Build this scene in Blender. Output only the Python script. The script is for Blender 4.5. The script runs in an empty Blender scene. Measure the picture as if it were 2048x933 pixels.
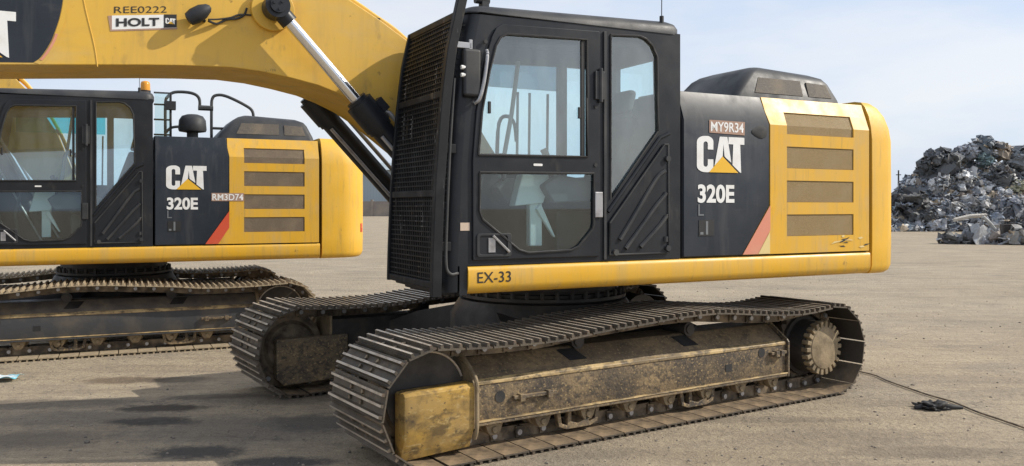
import bpy, bmesh, math, random
from mathutils import Vector, Matrix, noise
random.seed(7)
SC = bpy.context.scene
COL = SC.collection
R = math.radians

# ------------------------------------------------------------------ camera, sky, sun, exposure
cam_d = bpy.data.cameras.new('camera'); cam = bpy.data.objects.new('camera', cam_d); COL.objects.link(cam)
cam_d.sensor_width = 36.0; cam_d.lens = 29.99; cam_d.shift_y = -0.0257
cam_d.clip_start = 0.05; cam_d.clip_end = 3000
cam.location = (0, 0, 1.576); cam.rotation_euler = (R(90), 0, 0)
SC.camera = cam

SUN_D = Vector((-1.362, -0.095, -1.0)).normalized()      # direction the light travels
world = bpy.data.worlds.new('World'); SC.world = world; world.use_nodes = True
wn, wl = world.node_tree.nodes, world.node_tree.links
bg = wn['Background']; bg.inputs['Strength'].default_value = 0.15
sky = wn.new('ShaderNodeTexSky'); sky.sky_type = 'NISHITA'; sky.sun_disc = False
sky.sun_elevation = math.asin(-SUN_D.z); sky.sun_rotation = math.atan2(-SUN_D.x, -SUN_D.y)
sky.air_density = 1.0; sky.dust_density = 2.2; sky.ozone_density = 1.6; sky.altitude = 0
# thin high cloud veil over the blue
tc = wn.new('ShaderNodeTexCoord'); mp = wn.new('ShaderNodeMapping'); mp.inputs['Scale'].default_value = (1.0, 1.0, 3.2)
nz = wn.new('ShaderNodeTexNoise'); nz.inputs['Scale'].default_value = 1.9; nz.inputs['Detail'].default_value = 7; nz.inputs['Roughness'].default_value = 0.55
cr = wn.new('ShaderNodeValToRGB'); cr.color_ramp.elements[0].position = 0.36; cr.color_ramp.elements[1].position = 0.62
cr.color_ramp.elements[0].color = (0.0, 0.0, 0.0, 1); cr.color_ramp.elements[1].color = (1, 1, 1, 1)
cl = wn.new('ShaderNodeMix'); cl.data_type = 'RGBA'; cl.inputs[6].default_value = (3.75, 4.65, 6.1, 1); cl.inputs[7].default_value = (5.7, 5.85, 6.2, 1)
mx = wn.new('ShaderNodeMix'); mx.data_type = 'RGBA'; mx.inputs[0].default_value = 0.82
wl.new(tc.outputs['Generated'], mp.inputs['Vector']); wl.new(mp.outputs[0], nz.inputs['Vector']); wl.new(nz.outputs['Fac'], cr.inputs[0])
wl.new(cr.outputs['Color'], cl.inputs[0]); wl.new(cl.outputs[2], mx.inputs[7]); wl.new(sky.outputs[0], mx.inputs[6]); wl.new(mx.outputs[2], bg.inputs['Color'])

sun_d = bpy.data.lights.new('sun', 'SUN'); sun_d.energy = 4.3; sun_d.angle = R(0.6); sun_d.color = (1.0, 0.93, 0.82)
sun = bpy.data.objects.new('sun', sun_d); COL.objects.link(sun)
sun.rotation_euler = SUN_D.to_track_quat('-Z', 'Y').to_euler(); sun.location = (30, 0, 25)
SC.view_settings.view_transform = 'Standard'; SC.view_settings.look = 'None'
SC.view_settings.exposure = 0.08; SC.view_settings.gamma = 1.0; SC.view_settings.use_curve_mapping = False
SC.render.engine = 'CYCLES'
SC.cycles.max_bounces = 8; SC.cycles.transparent_max_bounces = 16

# ------------------------------------------------------------------ materials
def newmat(name):
    m = bpy.data.materials.new(name); m.use_nodes = True
    nt = m.node_tree; b = nt.nodes['Principled BSDF']
    return m, nt, b
def nnode(nt, t, **kw):
    n = nt.nodes.new(t)
    for k, v in kw.items():
        if k in n.inputs: n.inputs[k].default_value = v
        else: setattr(n, k, v)
    return n
def rgba(c): return (c[0], c[1], c[2], 1)
def noise_mask(nt, scale, lo, hi, detail=6, rough=0.6, stretch=(1, 1, 1), off=(0, 0, 0)):
    tc = nt.nodes.new('ShaderNodeTexCoord'); mp = nt.nodes.new('ShaderNodeMapping')
    mp.inputs['Scale'].default_value = stretch; mp.inputs['Location'].default_value = off
    nz = nnode(nt, 'ShaderNodeTexNoise', Scale=scale, Detail=detail, Roughness=rough)
    r = nt.nodes.new('ShaderNodeMapRange'); r.inputs[1].default_value = lo; r.inputs[2].default_value = hi
    nt.links.new(tc.outputs['Object'], mp.inputs[0]); nt.links.new(mp.outputs[0], nz.inputs['Vector']); nt.links.new(nz.outputs['Fac'], r.inputs[0])
    return r.outputs[0]
def mixcol(nt, fac, a, b):
    m = nt.nodes.new('ShaderNodeMix'); m.data_type = 'RGBA'
    for sock, v in ((m.inputs[0], fac), (m.inputs[6], a), (m.inputs[7], b)):
        if hasattr(v, 'is_linked') or hasattr(v, 'links'): nt.links.new(v, sock)
        else: sock.default_value = v if not isinstance(v, tuple) else rgba(v)
    return m.outputs[2]
def mul(nt, a, b):
    m = nt.nodes.new('ShaderNodeMath'); m.operation = 'MULTIPLY'; m.use_clamp = True
    for s, v in ((m.inputs[0], a), (m.inputs[1], b)):
        if isinstance(v, (int, float)): s.default_value = v
        else: nt.links.new(v, s)
    return m.outputs[0]
def paint(name, base, rough=0.4, metal=0.0, layers=(), bump=0.0, bump_scale=40, coat=0.0, spec=0.5, updust=None, objrand=0.0):
    """layers: (colour, noise scale, lo, hi, amount, stretch, offset) mixed one over the other"""
    m, nt, b = newmat(name)
    col = None; c = base; lastmask = None
    for (lc, sc, lo, hi, amt, st, of) in layers:
        k = mul(nt, noise_mask(nt, sc, lo, hi, stretch=st, off=of), amt)
        c = mixcol(nt, k, c, lc); lastmask = k
    if updust:                                    # dust that has settled on whatever faces up
        ge = nt.nodes.new('ShaderNodeNewGeometry'); sx = nt.nodes.new('ShaderNodeSeparateXYZ'); nt.links.new(ge.outputs['True Normal'], sx.inputs[0])
        r_ = nt.nodes.new('ShaderNodeMapRange'); r_.inputs[1].default_value = 0.35; r_.inputs[2].default_value = 0.95; nt.links.new(sx.outputs['Z'], r_.inputs[0])
        c = mixcol(nt, mul(nt, mul(nt, r_.outputs[0], updust[1]), noise_mask(nt, 6, 0.25, 0.6)), c, updust[0])
    if objrand:
        oi = nt.nodes.new('ShaderNodeObjectInfo'); c = mixcol(nt, mul(nt, oi.outputs['Random'], objrand), c, (0.24, 0.18, 0.12))
    if isinstance(c, tuple): b.inputs['Base Color'].default_value = rgba(c)
    else: nt.links.new(c, b.inputs['Base Color'])
    b.inputs['Metallic'].default_value = metal; b.inputs['Specular IOR Level'].default_value = spec
    b.inputs['Coat Weight'].default_value = coat; b.inputs['Coat Roughness'].default_value = 0.15
    rm = noise_mask(nt, 5.0, 0.3, 0.7)
    mr = nt.nodes.new('ShaderNodeMapRange'); mr.inputs[3].default_value = rough * 0.8; mr.inputs[4].default_value = min(1, rough * 1.35)
    nt.links.new(rm, mr.inputs[0]); nt.links.new(mr.outputs[0], b.inputs['Roughness'])
    if bump:
        nz = nnode(nt, 'ShaderNodeTexNoise', Scale=bump_scale, Detail=5); tcn = nt.nodes.new('ShaderNodeTexCoord')
        nt.links.new(tcn.outputs['Object'], nz.inputs['Vector'])
        bp = nnode(nt, 'ShaderNodeBump', Strength=bump, Distance=0.02)
        nt.links.new(nz.outputs['Fac'], bp.inputs['Height']); nt.links.new(bp.outputs[0], b.inputs['Normal'])
    return m
U1 = (1, 1, 1); O0 = (0, 0, 0)
DUST = (0.42, 0.34, 0.23)
M = {}
M['yellow'] = paint('yellow_paint', (0.74, 0.405, 0.022), 0.42, layers=[
    ((0.50, 0.34, 0.12), 3, 0.46, 0.76, 0.65, (4, 4, 0.35), (1, 6, 2)), ((0.30, 0.20, 0.08), 9, 0.57, 0.74, 0.55, (2.5, 2.5, 0.25), (4, 1, 0)),
    ((0.62, 0.40, 0.11), 1.6, 0.40, 0.75, 0.55, U1, O0), (DUST, 6, 0.52, 0.85, 0.45, (1, 1, 0.5), (3, 1, 2)),
    ((0.16, 0.10, 0.04), 22, 0.66, 0.74, 0.55, (1, 1, 0.6), (9, 2, 1))], bump=0.10, bump_scale=3)
M['yellow_boom'] = paint('yellow_boom_paint', (0.71, 0.42, 0.045), 0.46, layers=[
    ((0.38, 0.24, 0.07), 3, 0.50, 0.76, 0.6, (3, 3, 0.4), (1, 6, 2)), ((0.16, 0.11, 0.05), 9, 0.60, 0.74, 0.45, (1.2, 1.2, 0.5), (6, 6, 1)), ((0.55, 0.42, 0.20), 2.2, 0.5, 0.7, 0.5, (0.5, 1, 1.5), (8, 6, 2)),
    ((0.60, 0.38, 0.10), 1.1, 0.35, 0.75, 0.6, U1, O0), ((0.40, 0.27, 0.09), 4, 0.55, 0.9, 0.5, (0.6, 1, 1.6), (3, 7, 2)),
    ((0.13, 0.08, 0.03), 16, 0.67, 0.73, 0.6, U1, (1, 2, 5))], bump=0.03, bump_scale=9)
M['yellow_bright'] = paint('yellow_cast_paint', (0.76, 0.425, 0.024), 0.45, layers=[
    ((0.22, 0.15, 0.06), 7, 0.58, 0.76, 0.45, (2, 2, 0.4), (4, 1, 6)), ((0.50, 0.34, 0.12), 3, 0.46, 0.78, 0.6, (4, 4, 0.35), (3, 6, 1)),
    ((0.68, 0.44, 0.12), 1.3, 0.4, 0.8, 0.5, U1, (5, 0, 0)), ((0.2, 0.13, 0.05), 18, 0.68, 0.75, 0.5, U1, (1, 2, 8))], bump=0.06, bump_scale=18)
M['black'] = paint('black_paint', (0.012, 0.014, 0.018), 0.38, spec=0.35, layers=[
    ((0.05, 0.053, 0.057), 2.2, 0.45, 0.85, 0.5, U1, O0), ((0.16, 0.14, 0.11), 9, 0.6, 0.9, 0.35, (1, 1, 0.4), (2, 2, 2))], bump=0.02, bump_scale=30)
M['panel'] = paint('dark_panel_paint', (0.014, 0.019, 0.027), 0.38, spec=0.35, layers=[
    ((0.11, 0.105, 0.10), 3, 0.52, 0.80, 0.4, (4, 4, 0.4), (2, 6, 2)),
    ((0.05, 0.057, 0.07), 1.5, 0.4, 0.85, 0.5, U1, (4, 0, 1)), ((0.17, 0.15, 0.12), 7, 0.6, 0.9, 0.35, (0.5, 1, 1.5), O0)], bump=0.015, bump_scale=14)
M['plastic'] = paint('grey_black_plastic', (0.028, 0.030, 0.034), 0.5, spec=0.35, layers=[
    ((0.12, 0.115, 0.105), 3, 0.4, 0.85, 0.6, U1, O0)], bump=0.05, bump_scale=120)
M['rubber'] = paint('black_rubber', (0.018, 0.018, 0.019), 0.6, layers=[((0.09, 0.08, 0.065), 8, 0.5, 0.8, 0.5, U1, O0)])
M['guard'] = paint('black_guard_steel', (0.008, 0.009, 0.011), 0.5, spec=0.3, layers=[
    ((0.26, 0.26, 0.26), 5, 0.63, 0.70, 0.7, (4, 4, 0.6), (2, 7, 1)), ((0.16, 0.13, 0.09), 4, 0.62, 0.74, 0.5, (3, 3, 0.5), (5, 7, 4)),((0.035, 0.036, 0.038), 6, 0.5, 0.8, 0.5, U1, O0)])
M['steel'] = paint('track_steel', (0.075, 0.064, 0.050), 0.55, 0.2, layers=[
    ((0.21, 0.165, 0.11), 3.5, 0.45, 0.72, 0.65, U1, O0), ((0.03, 0.026, 0.023), 9, 0.50, 0.72, 0.75, U1, (4, 4, 1)),
    ((0.22, 0.10, 0.045), 14, 0.58, 0.75, 0.55, U1, (8, 1, 1))], bump=0.2, bump_scale=45, objrand=0.25)
M['steel_sunlit'] = paint('sunlit_track_steel', (0.36, 0.285, 0.185), 0.75, layers=[  # pale base stands in for low sun on the far shoes' ends
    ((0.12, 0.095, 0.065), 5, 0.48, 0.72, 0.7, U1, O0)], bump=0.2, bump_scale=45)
M['shoe_inner'] = paint('shoe_inner_steel', (0.022, 0.019, 0.016), 0.7, layers=[((0.06, 0.045, 0.03), 5, 0.5, 0.75, 0.7, U1, O0)], bump=0.15, bump_scale=40, updust=((0.34, 0.24, 0.14), 0.85), objrand=0.15)  # inner faces only; the shade inside the track is put into this dark base
M['ridge'] = paint('worn_ridge_paint', (0.50, 0.36, 0.17), 0.5, layers=[((0.12, 0.085, 0.05), 8, 0.42, 0.60, 0.85, (0.6, 1, 1), O0), ((0.05, 0.04, 0.03), 22, 0.52, 0.62, 0.7, (0.6, 1, 1), (3, 1, 2))], bump=0.15, bump_scale=50)
M['worn_glint'] = paint('worn_glint_steel', (0.58, 0.51, 0.42), 0.38, 0.35, layers=[  # polished rib tips; base also lightened to carry the sun's glint
    ((0.22, 0.15, 0.09), 7, 0.45, 0.7, 0.75, U1, O0)], bump=0.08, bump_scale=60)
M['chain'] = paint('oily_chain_steel', (0.075, 0.058, 0.042), 0.5, 0.3, layers=[
    ((0.32, 0.245, 0.16), 7, 0.40, 0.64, 0.85, U1, O0)], bump=0.1, bump_scale=40)
M['frame'] = paint('dusty_frame_paint', (0.085, 0.066, 0.047), 0.62, layers=[
    ((0.33, 0.235, 0.125), 4.5, 0.38, 0.66, 0.8, (0.7, 1, 1), O0), ((0.045, 0.039, 0.034), 26, 0.47, 0.60, 0.75, (0.8, 1, 1), (2, 2, 0)),
    ((0.46, 0.33, 0.16), 60, 0.56, 0.66, 0.7, (0.8, 1, 1), (1, 0, 3)), ((0.06, 0.05, 0.04), 3, 0.52, 0.72, 0.6, U1, (4, 8, 2))], bump=0.25, bump_scale=60, updust=((0.32, 0.225, 0.125), 0.5))
M['frame_dark'] = paint('dark_frame_paint', (0.035, 0.032, 0.030), 0.6, layers=[
    ((0.15, 0.12, 0.085), 3, 0.45, 0.75, 0.6, U1, O0)], bump=0.1, bump_scale=25)
M['frame_blue'] = paint('grey_frame_paint', (0.055, 0.058, 0.064), 0.55, layers=[
    ((0.17, 0.14, 0.10), 3, 0.45, 0.75, 0.7, U1, O0)], bump=0.1, bump_scale=25, updust=((0.28, 0.22, 0.15), 0.6))
M['nose'] = paint('scuffed_yellow_guard', (0.50, 0.305, 0.065), 0.55, layers=[
    ((0.36, 0.25, 0.11), 4, 0.38, 0.66, 0.75, (0.7, 1, 1.3), O0), ((0.085, 0.062, 0.036), 11, 0.50, 0.62, 0.75, (0.6, 1, 1.1), (2, 1, 0)),
    ((0.60, 0.45, 0.20), 34, 0.57, 0.66, 0.6, (0.5, 1, 1.2), (5, 1, 0)), ((0.10, 0.07, 0.035), 4.0, 0.50, 0.66, 0.8, U1, (7, 1, 0.6)), ((0.05, 0.04, 0.03), 46, 0.60, 0.68, 0.7, (0.6, 1, 1), (7, 3, 0))], bump=0.08, bump_scale=30)
M['hub'] = paint('dusty_hub', (0.31, 0.235, 0.14), 0.7, layers=[((0.12, 0.09, 0.055), 8, 0.42, 0.68, 0.8, U1, O0)], bump=0.2, bump_scale=40)
M['chrome'] = paint('chrome_rod', (0.75, 0.75, 0.76), 0.16, 1.0, layers=[((0.40, 0.36, 0.30), 9, 0.55, 0.8, 0.5, (0.3, 1, 0.3), O0)])
M['bare'] = paint('bare_tube', (0.42, 0.42, 0.43), 0.35, 0.6, layers=[((0.15, 0.13, 0.12), 12, 0.5, 0.75, 0.6, U1, O0)])
M['white'] = paint('white_vinyl', (0.80, 0.80, 0.78), 0.45, layers=[((0.55, 0.50, 0.42), 9, 0.5, 0.85, 0.5, U1, O0)])
M['ink'] = paint('black_vinyl', (0.02, 0.02, 0.02), 0.5)
M['grey_vinyl'] = paint('grey_vinyl', (0.16, 0.17, 0.18), 0.5)
M['tri'] = paint('yellow_vinyl', (0.80, 0.46, 0.03), 0.45)
M['red'] = paint('red_vinyl', (0.62, 0.085, 0.035), 0.45, layers=[((0.6, 0.2, 0.1), 4, 0.5, 0.8, 0.4, U1, O0)])
M['faded_red'] = paint('faded_red_vinyl', (0.66, 0.25, 0.16), 0.5, layers=[((0.66, 0.38, 0.25), 4, 0.45, 0.8, 0.6, U1, O0)])
M['cream'] = paint('cream_vinyl', (0.72, 0.56, 0.24), 0.5)
M['sticker_bg'] = paint('faded_tag', (0.36, 0.22, 0.16), 0.6, layers=[((0.45, 0.30, 0.22), 16, 0.4, 0.7, 0.8, U1, O0)])
M['tag_pale'] = paint('pale_tag', (0.56, 0.44, 0.34), 0.6)
M['tag_red'] = paint('red_tag_ink', (0.42, 0.09, 0.05), 0.6)
M['seat'] = paint('seat_fabric', (0.06, 0.062, 0.066), 0.85, layers=[((0.12, 0.12, 0.12), 12, 0.4, 0.7, 0.5, U1, O0)], bump=0.1, bump_scale=90)
M['interior'] = paint('cab_plastic', (0.085, 0.09, 0.095), 0.6)
M['interior_light'] = paint('cab_trim_pale', (0.66, 0.68, 0.66), 0.55)
def grille_mat(name, a, b):
    m, nt, bs = newmat(name)
    tcn = nt.nodes.new('ShaderNodeTexCoord'); vo = nnode(nt, 'ShaderNodeTexVoronoi', Scale=190.0); vo.feature = 'DISTANCE_TO_EDGE'
    nt.links.new(tcn.outputs['Object'], vo.inputs['Vector'])
    r = nt.nodes.new('ShaderNodeMapRange'); r.inputs[1].default_value = 0.05; r.inputs[2].default_value = 0.16
    nt.links.new(vo.outputs['Distance'], r.inputs[0])
    c = mixcol(nt, r.outputs[0], a, b)
    k = mul(nt, noise_mask(nt, 5, 0.45, 0.8), 0.5); c = mixcol(nt, k, c, (0.33, 0.25, 0.15))
    nt.links.new(c, bs.inputs['Base Color']); bs.inputs['Roughness'].default_value = 0.65
    bp = nnode(nt, 'ShaderNodeBump', Strength=0.6, Distance=0.004); bp.invert = True
    nt.links.new(r.outputs[0], bp.inputs['Height']); nt.links.new(bp.outputs[0], bs.inputs['Normal'])
    return m
M['grille'] = grille_mat('vent_mesh', (0.37, 0.255, 0.10), (0.20, 0.135, 0.055))
M['grille_far'] = grille_mat('vent_mesh_dark', (0.21, 0.155, 0.10), (0.10, 0.072, 0.045))
M['grille_dark'] = grille_mat('intake_mesh', (0.17, 0.145, 0.115), (0.07, 0.06, 0.05))
def glass(name, tint, refl=1.0, film=0.06):
    m, nt, b = newmat(name); nt.nodes.remove(b)
    out = nt.nodes['Material Output']; tr = nt.nodes.new('ShaderNodeBsdfTransparent'); tr.inputs[0].default_value = rgba(tint)
    gl = nt.nodes.new('ShaderNodeBsdfGlossy'); gl.inputs['Roughness'].default_value = 0.02; gl.inputs[0].default_value = (0.95, 1, 1, 1)
    df = nt.nodes.new('ShaderNodeBsdfDiffuse'); df.inputs[0].default_value = (0.44, 0.46, 0.46, 1)
    fr = nnode(nt, 'ShaderNodeFresnel', IOR=1.5); mxs = nt.nodes.new('ShaderNodeMixShader'); m2 = nt.nodes.new('ShaderNodeMixShader')
    mm = nt.nodes.new('ShaderNodeMath'); mm.operation = 'MULTIPLY'; mm.inputs[1].default_value = refl * 1.9; mm.use_clamp = True
    ge = nt.nodes.new('ShaderNodeNewGeometry'); fb = nt.nodes.new('ShaderNodeMath'); fb.operation = 'SUBTRACT'; fb.inputs[0].default_value = 1.0; nt.links.new(ge.outputs['Backfacing'], fb.inputs[1])
    nt.links.new(fr.outputs[0], mm.inputs[0]); nt.links.new(mul(nt, mm.outputs[0], fb.outputs[0]), mxs.inputs[0])
    k = mul(nt, noise_mask(nt, 2.6, 0.30, 0.74, 7, 0.65, (1.2, 1, 0.45)), film * 1.35)                     # dust film; on upper panes it also stands in for hazy reflection
    nt.links.new(k, m2.inputs[0]); nt.links.new(tr.outputs[0], m2.inputs[1]); nt.links.new(df.outputs[0], m2.inputs[2])
    nt.links.new(m2.outputs[0], mxs.inputs[1]); nt.links.new(gl.outputs[0], mxs.inputs[2]); nt.links.new(mxs.outputs[0], out.inputs[0])
    return m
M['shade_film'] = glass('shade_film', (0.50, 0.57, 0.60)); M['cyan'] = glass('cyan_film', (0.22, 0.85, 0.92))
M['glass_clear'] = glass('clear_glass', (0.93, 0.99, 0.995), 0.8, 0.02); M['glass_dark'] = glass('windscreen_glass', (0.30, 0.34, 0.35), 0.6, 0.02); M['glass'] = glass('cab_glass', (0.86, 0.955, 0.965), 1.2, 0.03); M['glass_upper'] = glass('cab_glass_hazed', (0.89, 0.98, 0.985), 2.2, 0.12)
m, nt, b = newmat('amber_lens'); b.inputs['Base Color'].default_value = (0.85, 0.36, 0.02, 1); b.inputs['Roughness'].default_value = 0.25
b.inputs['Transmission Weight'].default_value = 0.25; M['amber'] = m

# ------------------------------------------------------------------ mesh helpers
def bm_obj(name, bm, mat, parent=None, bevel=0.0, seg=2, smooth=None, ang=35, rotz=0.0):
    me = bpy.data.meshes.new(name); bmesh.ops.recalc_face_normals(bm, faces=bm.faces[:]); bm.to_mesh(me); bm.free()
    mats = mat if isinstance(mat, (list, tuple)) else [mat]
    for q in mats: me.materials.append(M[q] if isinstance(q, str) else q)
    o = bpy.data.objects.new(name, me); COL.objects.link(o); o.parent = parent
    if rotz: o.rotation_euler.z = rotz
    if bevel:
        bv = o.modifiers.new('bevel', 'BEVEL'); bv.width = bevel; bv.segments = seg; bv.limit_method = 'ANGLE'; bv.angle_limit = R(30); bv.harden_normals = True
        smooth = True
    if smooth:
        me.shade_smooth()
        if not bevel: me.set_sharp_from_angle(angle=R(ang))
    return o
def box(bm, x0, x1, y0, y1, z0, z1, mi=0, mtx=None):
    vs = [bm.verts.new((x, y, z)) for x in (x0, x1) for y in (y0, y1) for z in (z0, z1)]
    if mtx: [setattr(v, 'co', mtx @ v.co) for v in vs]
    for f in ((0, 1, 3, 2), (4, 6, 7, 5), (0, 4, 5, 1), (2, 3, 7, 6), (0, 2, 6, 4), (1, 5, 7, 3)):
        bm.faces.new([vs[i] for i in f]).material_index = mi
    return vs
def prism(bm, pts, a, b, axis='y', mi=0):
    """closed outline extruded from a to b; axis y: pts=(x,z); axis x: pts=(y,z); axis z: pts=(x,y)"""
    f = {'y': lambda p, t: (p[0], t, p[1]), 'x': lambda p, t: (t, p[0], p[1]), 'z': lambda p, t: (p[0], p[1], t)}[axis]
    A = [bm.verts.new(f(p, a)) for p in pts]; B = [bm.verts.new(f(p, b)) for p in pts]; n = len(pts)
    fs = [bm.faces.new(A), bm.faces.new(B[::-1])]
    for i in range(n): fs.append(bm.faces.new((A[i], B[i], B[(i + 1) % n], A[(i + 1) % n])))
    for q in fs: q.material_index = mi
    return fs
def plate(bm, outer, holes, y0, y1, mi=0):
    """flat plate in the x-z plane with openings, from y0 to y1"""
    rings = []
    for y in (y0, y1):
        es = []; rr = []
        for loop in [outer] + list(holes):
            vs = [bm.verts.new((p[0], y, p[1])) for p in loop]; rr.append(vs)
            es += [bm.edges.new((vs[i], vs[(i + 1) % len(vs)])) for i in range(len(vs))]
        g = bmesh.ops.triangle_fill(bm, edges=es, use_beauty=True, use_dissolve=False)
        for q in g['geom']:
            if isinstance(q, bmesh.types.BMFace): q.material_index = mi
        rings.append(rr)
    for A, B in zip(*rings):
        n = len(A)
        for i in range(n): bm.faces.new((A[i], A[(i + 1) % n], B[(i + 1) % n], B[i])).material_index = mi
def cyl(bm, p0, p1, r, seg=20, r1=None, mi=0, caps=True):
    p0, p1 = Vector(p0), Vector(p1); d = (p1 - p0); q = d.to_track_quat('Z', 'Y'); r1 = r if r1 is None else r1
    A, B = [], []
    for i in range(seg):
        a = 2 * math.pi * i / seg; c = Vector((math.cos(a), math.sin(a), 0))
        A.append(bm.verts.new(p0 + q @ (c * r))); B.append(bm.verts.new(p1 + q @ (c * r1)))
    for i in range(seg): bm.faces.new((A[i], A[(i + 1) % seg], B[(i + 1) % seg], B[i])).material_index = mi
    if caps: bm.faces.new(A[::-1]).material_index = mi; bm.faces.new(B).material_index = mi
def tube(bm, pts, r, seg=8, mi=0, closed=False):
    pts = [Vector(p) for p in pts]; n = len(pts); rings = []; up = Vector((0.13, 0.31, 0.94)).normalized()
    for i, p in enumerate(pts):
        t = ((pts[min(i + 1, n - 1)] - pts[max(i - 1, 0)])).normalized()
        a = t.cross(up)
        if a.length < 1e-3: a = t.cross(Vector((1, 0, 0)))
        a.normalize(); b2 = t.cross(a)
        rr = r[i] if isinstance(r, (list, tuple)) else r
        rings.append([bm.verts.new(p + (a * math.cos(2 * math.pi * k / seg) + b2 * math.sin(2 * math.pi * k / seg)) * rr) for k in range(seg)])
    for A, B in zip(rings, rings[1:]):
        for k in range(seg): bm.faces.new((A[k], A[(k + 1) % seg], B[(k + 1) % seg], B[k])).material_index = mi
    bm.faces.new(rings[0][::-1]).material_index = mi; bm.faces.new(rings[-1]).material_index = mi
def smooth_path(pts, n=6):
    """Catmull-Rom through the points"""
    P = [Vector(p) for p in pts]; P = [2 * P[0] - P[1]] + P + [2 * P[-1] - P[-2]]; out = []
    for i in range(1, len(P) - 2):
        for k in range(n):
            t = k / n; a, b2, c, d = P[i - 1], P[i], P[i + 1], P[i + 2]
            out.append(0.5 * ((2 * b2) + (c - a) * t + (2 * a - 5 * b2 + 4 * c - d) * t * t + (3 * b2 - a - 3 * c + d) * t ** 3))
    out.append(P[-2]); return out
def lathe(bm, prof, centre, axis='z', seg=28, mi=0):
    """prof: (radius, height along the axis)"""
    c = Vector(centre); rings = []
    for r, hh in prof:
        ring = []
        for k in range(seg):
            a = 2 * math.pi * k / seg; ca, sa = r * math.cos(a), r * math.sin(a)
            ring.append(bm.verts.new(c + (Vector((ca, sa, hh)) if axis == 'z' else Vector((ca, hh, sa)))))
        rings.append(ring)
    for A, B in zip(rings, rings[1:]):
        for k in range(seg): bm.faces.new((A[k], A[(k + 1) % seg], B[(k + 1) % seg], B[k])).material_index = mi
    bm.faces.new(rings[0][::-1]).material_index = mi; bm.faces.new(rings[-1]).material_index = mi
def loft(bm, loops, mi=0, cap=True):
    V = [[bm.verts.new(p) for p in lp] for lp in loops]; n = len(V[0])
    for A, B in zip(V, V[1:]):
        for k in range(n): bm.faces.new((A[k], A[(k + 1) % n], B[(k + 1) % n], B[k])).material_index = mi
    if cap: bm.faces.new(V[0][::-1]).material_index = mi; bm.faces.new(V[-1]).material_index = mi
def tag(o, label, cat, group=None, kind=None):
    if label: o['label'] = label
    if cat: o['category'] = cat
    if group: o['group'] = group
    if kind: o['kind'] = kind
    return o
def empty(name, loc, rz=0.0):
    o = bpy.data.objects.new(name, None); COL.objects.link(o); o.location = loc; o.rotation_euler.z = rz; o.empty_display_size = 0.3
    return o
def text(name, s, u0, u1, z0, z1, y, mat, parent, bold=0.0, shear=0.0, slope=0.0):
    """flat lettering facing -y, fitted to the rectangle u0..u1, z0..z1"""
    cu = bpy.data.curves.new('lettering', 'FONT'); cu.body = s; cu.size = 1.0; cu.offset = bold; cu.extrude = 0.0; cu.shear = shear
    to = bpy.data.objects.new('lettering_tmp', cu); COL.objects.link(to)
    dg = bpy.context.evaluated_depsgraph_get(); dg.update()
    me = bpy.data.meshes.new_from_object(to.evaluated_get(dg)); bpy.data.objects.remove(to); bpy.data.curves.remove(cu)
    xs = [v.co.x for v in me.vertices]; ys = [v.co.y for v in me.vertices]
    ax, bx, ay, by = min(xs), max(xs), min(ys), max(ys)
    for v in me.vertices:
        fx = (v.co.x - ax) / (bx - ax)
        v.co = (u0 + fx * (u1 - u0), y, z0 + (v.co.y - ay) / (by - ay) * (z1 - z0) + slope * fx * (u1 - u0))
    me.materials.append(M[mat]); o = bpy.data.objects.new(name, me); COL.objects.link(o); o.parent = parent
    return o
def flat(name, polys, y, mat, parent, dy=0.0015):
    """thin vinyl: outline polygons (x,z) as a 1.5 mm sheet"""
    bm = bmesh.new()
    for p in polys: prism(bm, p, y - dy, y)
    return bm_obj(name, bm, mat, parent)
def arc(cx, cz, r, a0, a1, n=6):
    return [(cx + r * math.cos(R(a0 + (a1 - a0) * i / n)), cz + r * math.sin(R(a0 + (a1 - a0) * i / n))) for i in range(n + 1)]
def rrect(x0, x1, z0, z1, r, n=4):
    return arc(x1 - r, z0 + r, r, -90, 0, n) + arc(x1 - r, z1 - r, r, 0, 90, n) + arc(x0 + r, z1 - r, r, 90, 180, n) + arc(x0 + r, z0 + r, r, 180, 270, n)
def logo(parent, u0, z0, w, h, y, white='white', tri='tri'):
    """three heavy capitals with a triangle over the foot of the middle one"""
    fx = lambda p: (u0 + p[0] * w, z0 + p[1] * h)
    cO = arc(0.17, 0.83, 0.17, 90, 180, 5) + arc(0.17, 0.17, 0.17, 180, 270, 5) + [(0.235, 0.0)] + arc(0.20, 0.14, 0.14, -60, 0, 3) + [(0.34, 0.36), (0.225, 0.36)]
    cI = [(0.225, 0.20), (0.205, 0.155), (0.175, 0.15), (0.145, 0.17), (0.135, 0.22), (0.135, 0.78), (0.145, 0.83), (0.175, 0.85), (0.205, 0.845), (0.225, 0.80), (0.225, 0.63), (0.34, 0.63)] + arc(0.20, 0.86, 0.14, 0, 60, 3) + [(0.235, 1.0)]
    C = cO + cI
    A = [(0.355, 0.10), (0.475, 1.0), (0.635, 1.0), (0.725, 0.22), (0.575, 0.40), (0.555, 0.74), (0.545, 0.74), (0.515, 0.36)]
    A1 = [(0.34, 0.0), (0.475, 1.0), (0.555, 0.80), (0.535, 0.46), (0.50, 0.40)]
    A2 = [(0.475, 1.0), (0.635, 1.0), (0.72, 0.28), (0.60, 0.42), (0.575, 0.46), (0.555, 0.80)]
    T = [(0.66, 1.0), (1.0, 1.0), (1.0, 0.80), (0.91, 0.80), (0.93, 0.0), (0.90, 0.02), (0.745, 0.22), (0.76, 0.80), (0.66, 0.80)]
    o = flat('lettering', [[fx(p) for p in q] for q in (C, A1, A2, T)], y, white, parent)
    flat('logo_triangle', [[fx(p) for p in ((0.25, 0.0), (0.53, 0.45), (0.865, 0.0))]], y - 0.002, tri, parent)
    return o

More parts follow.
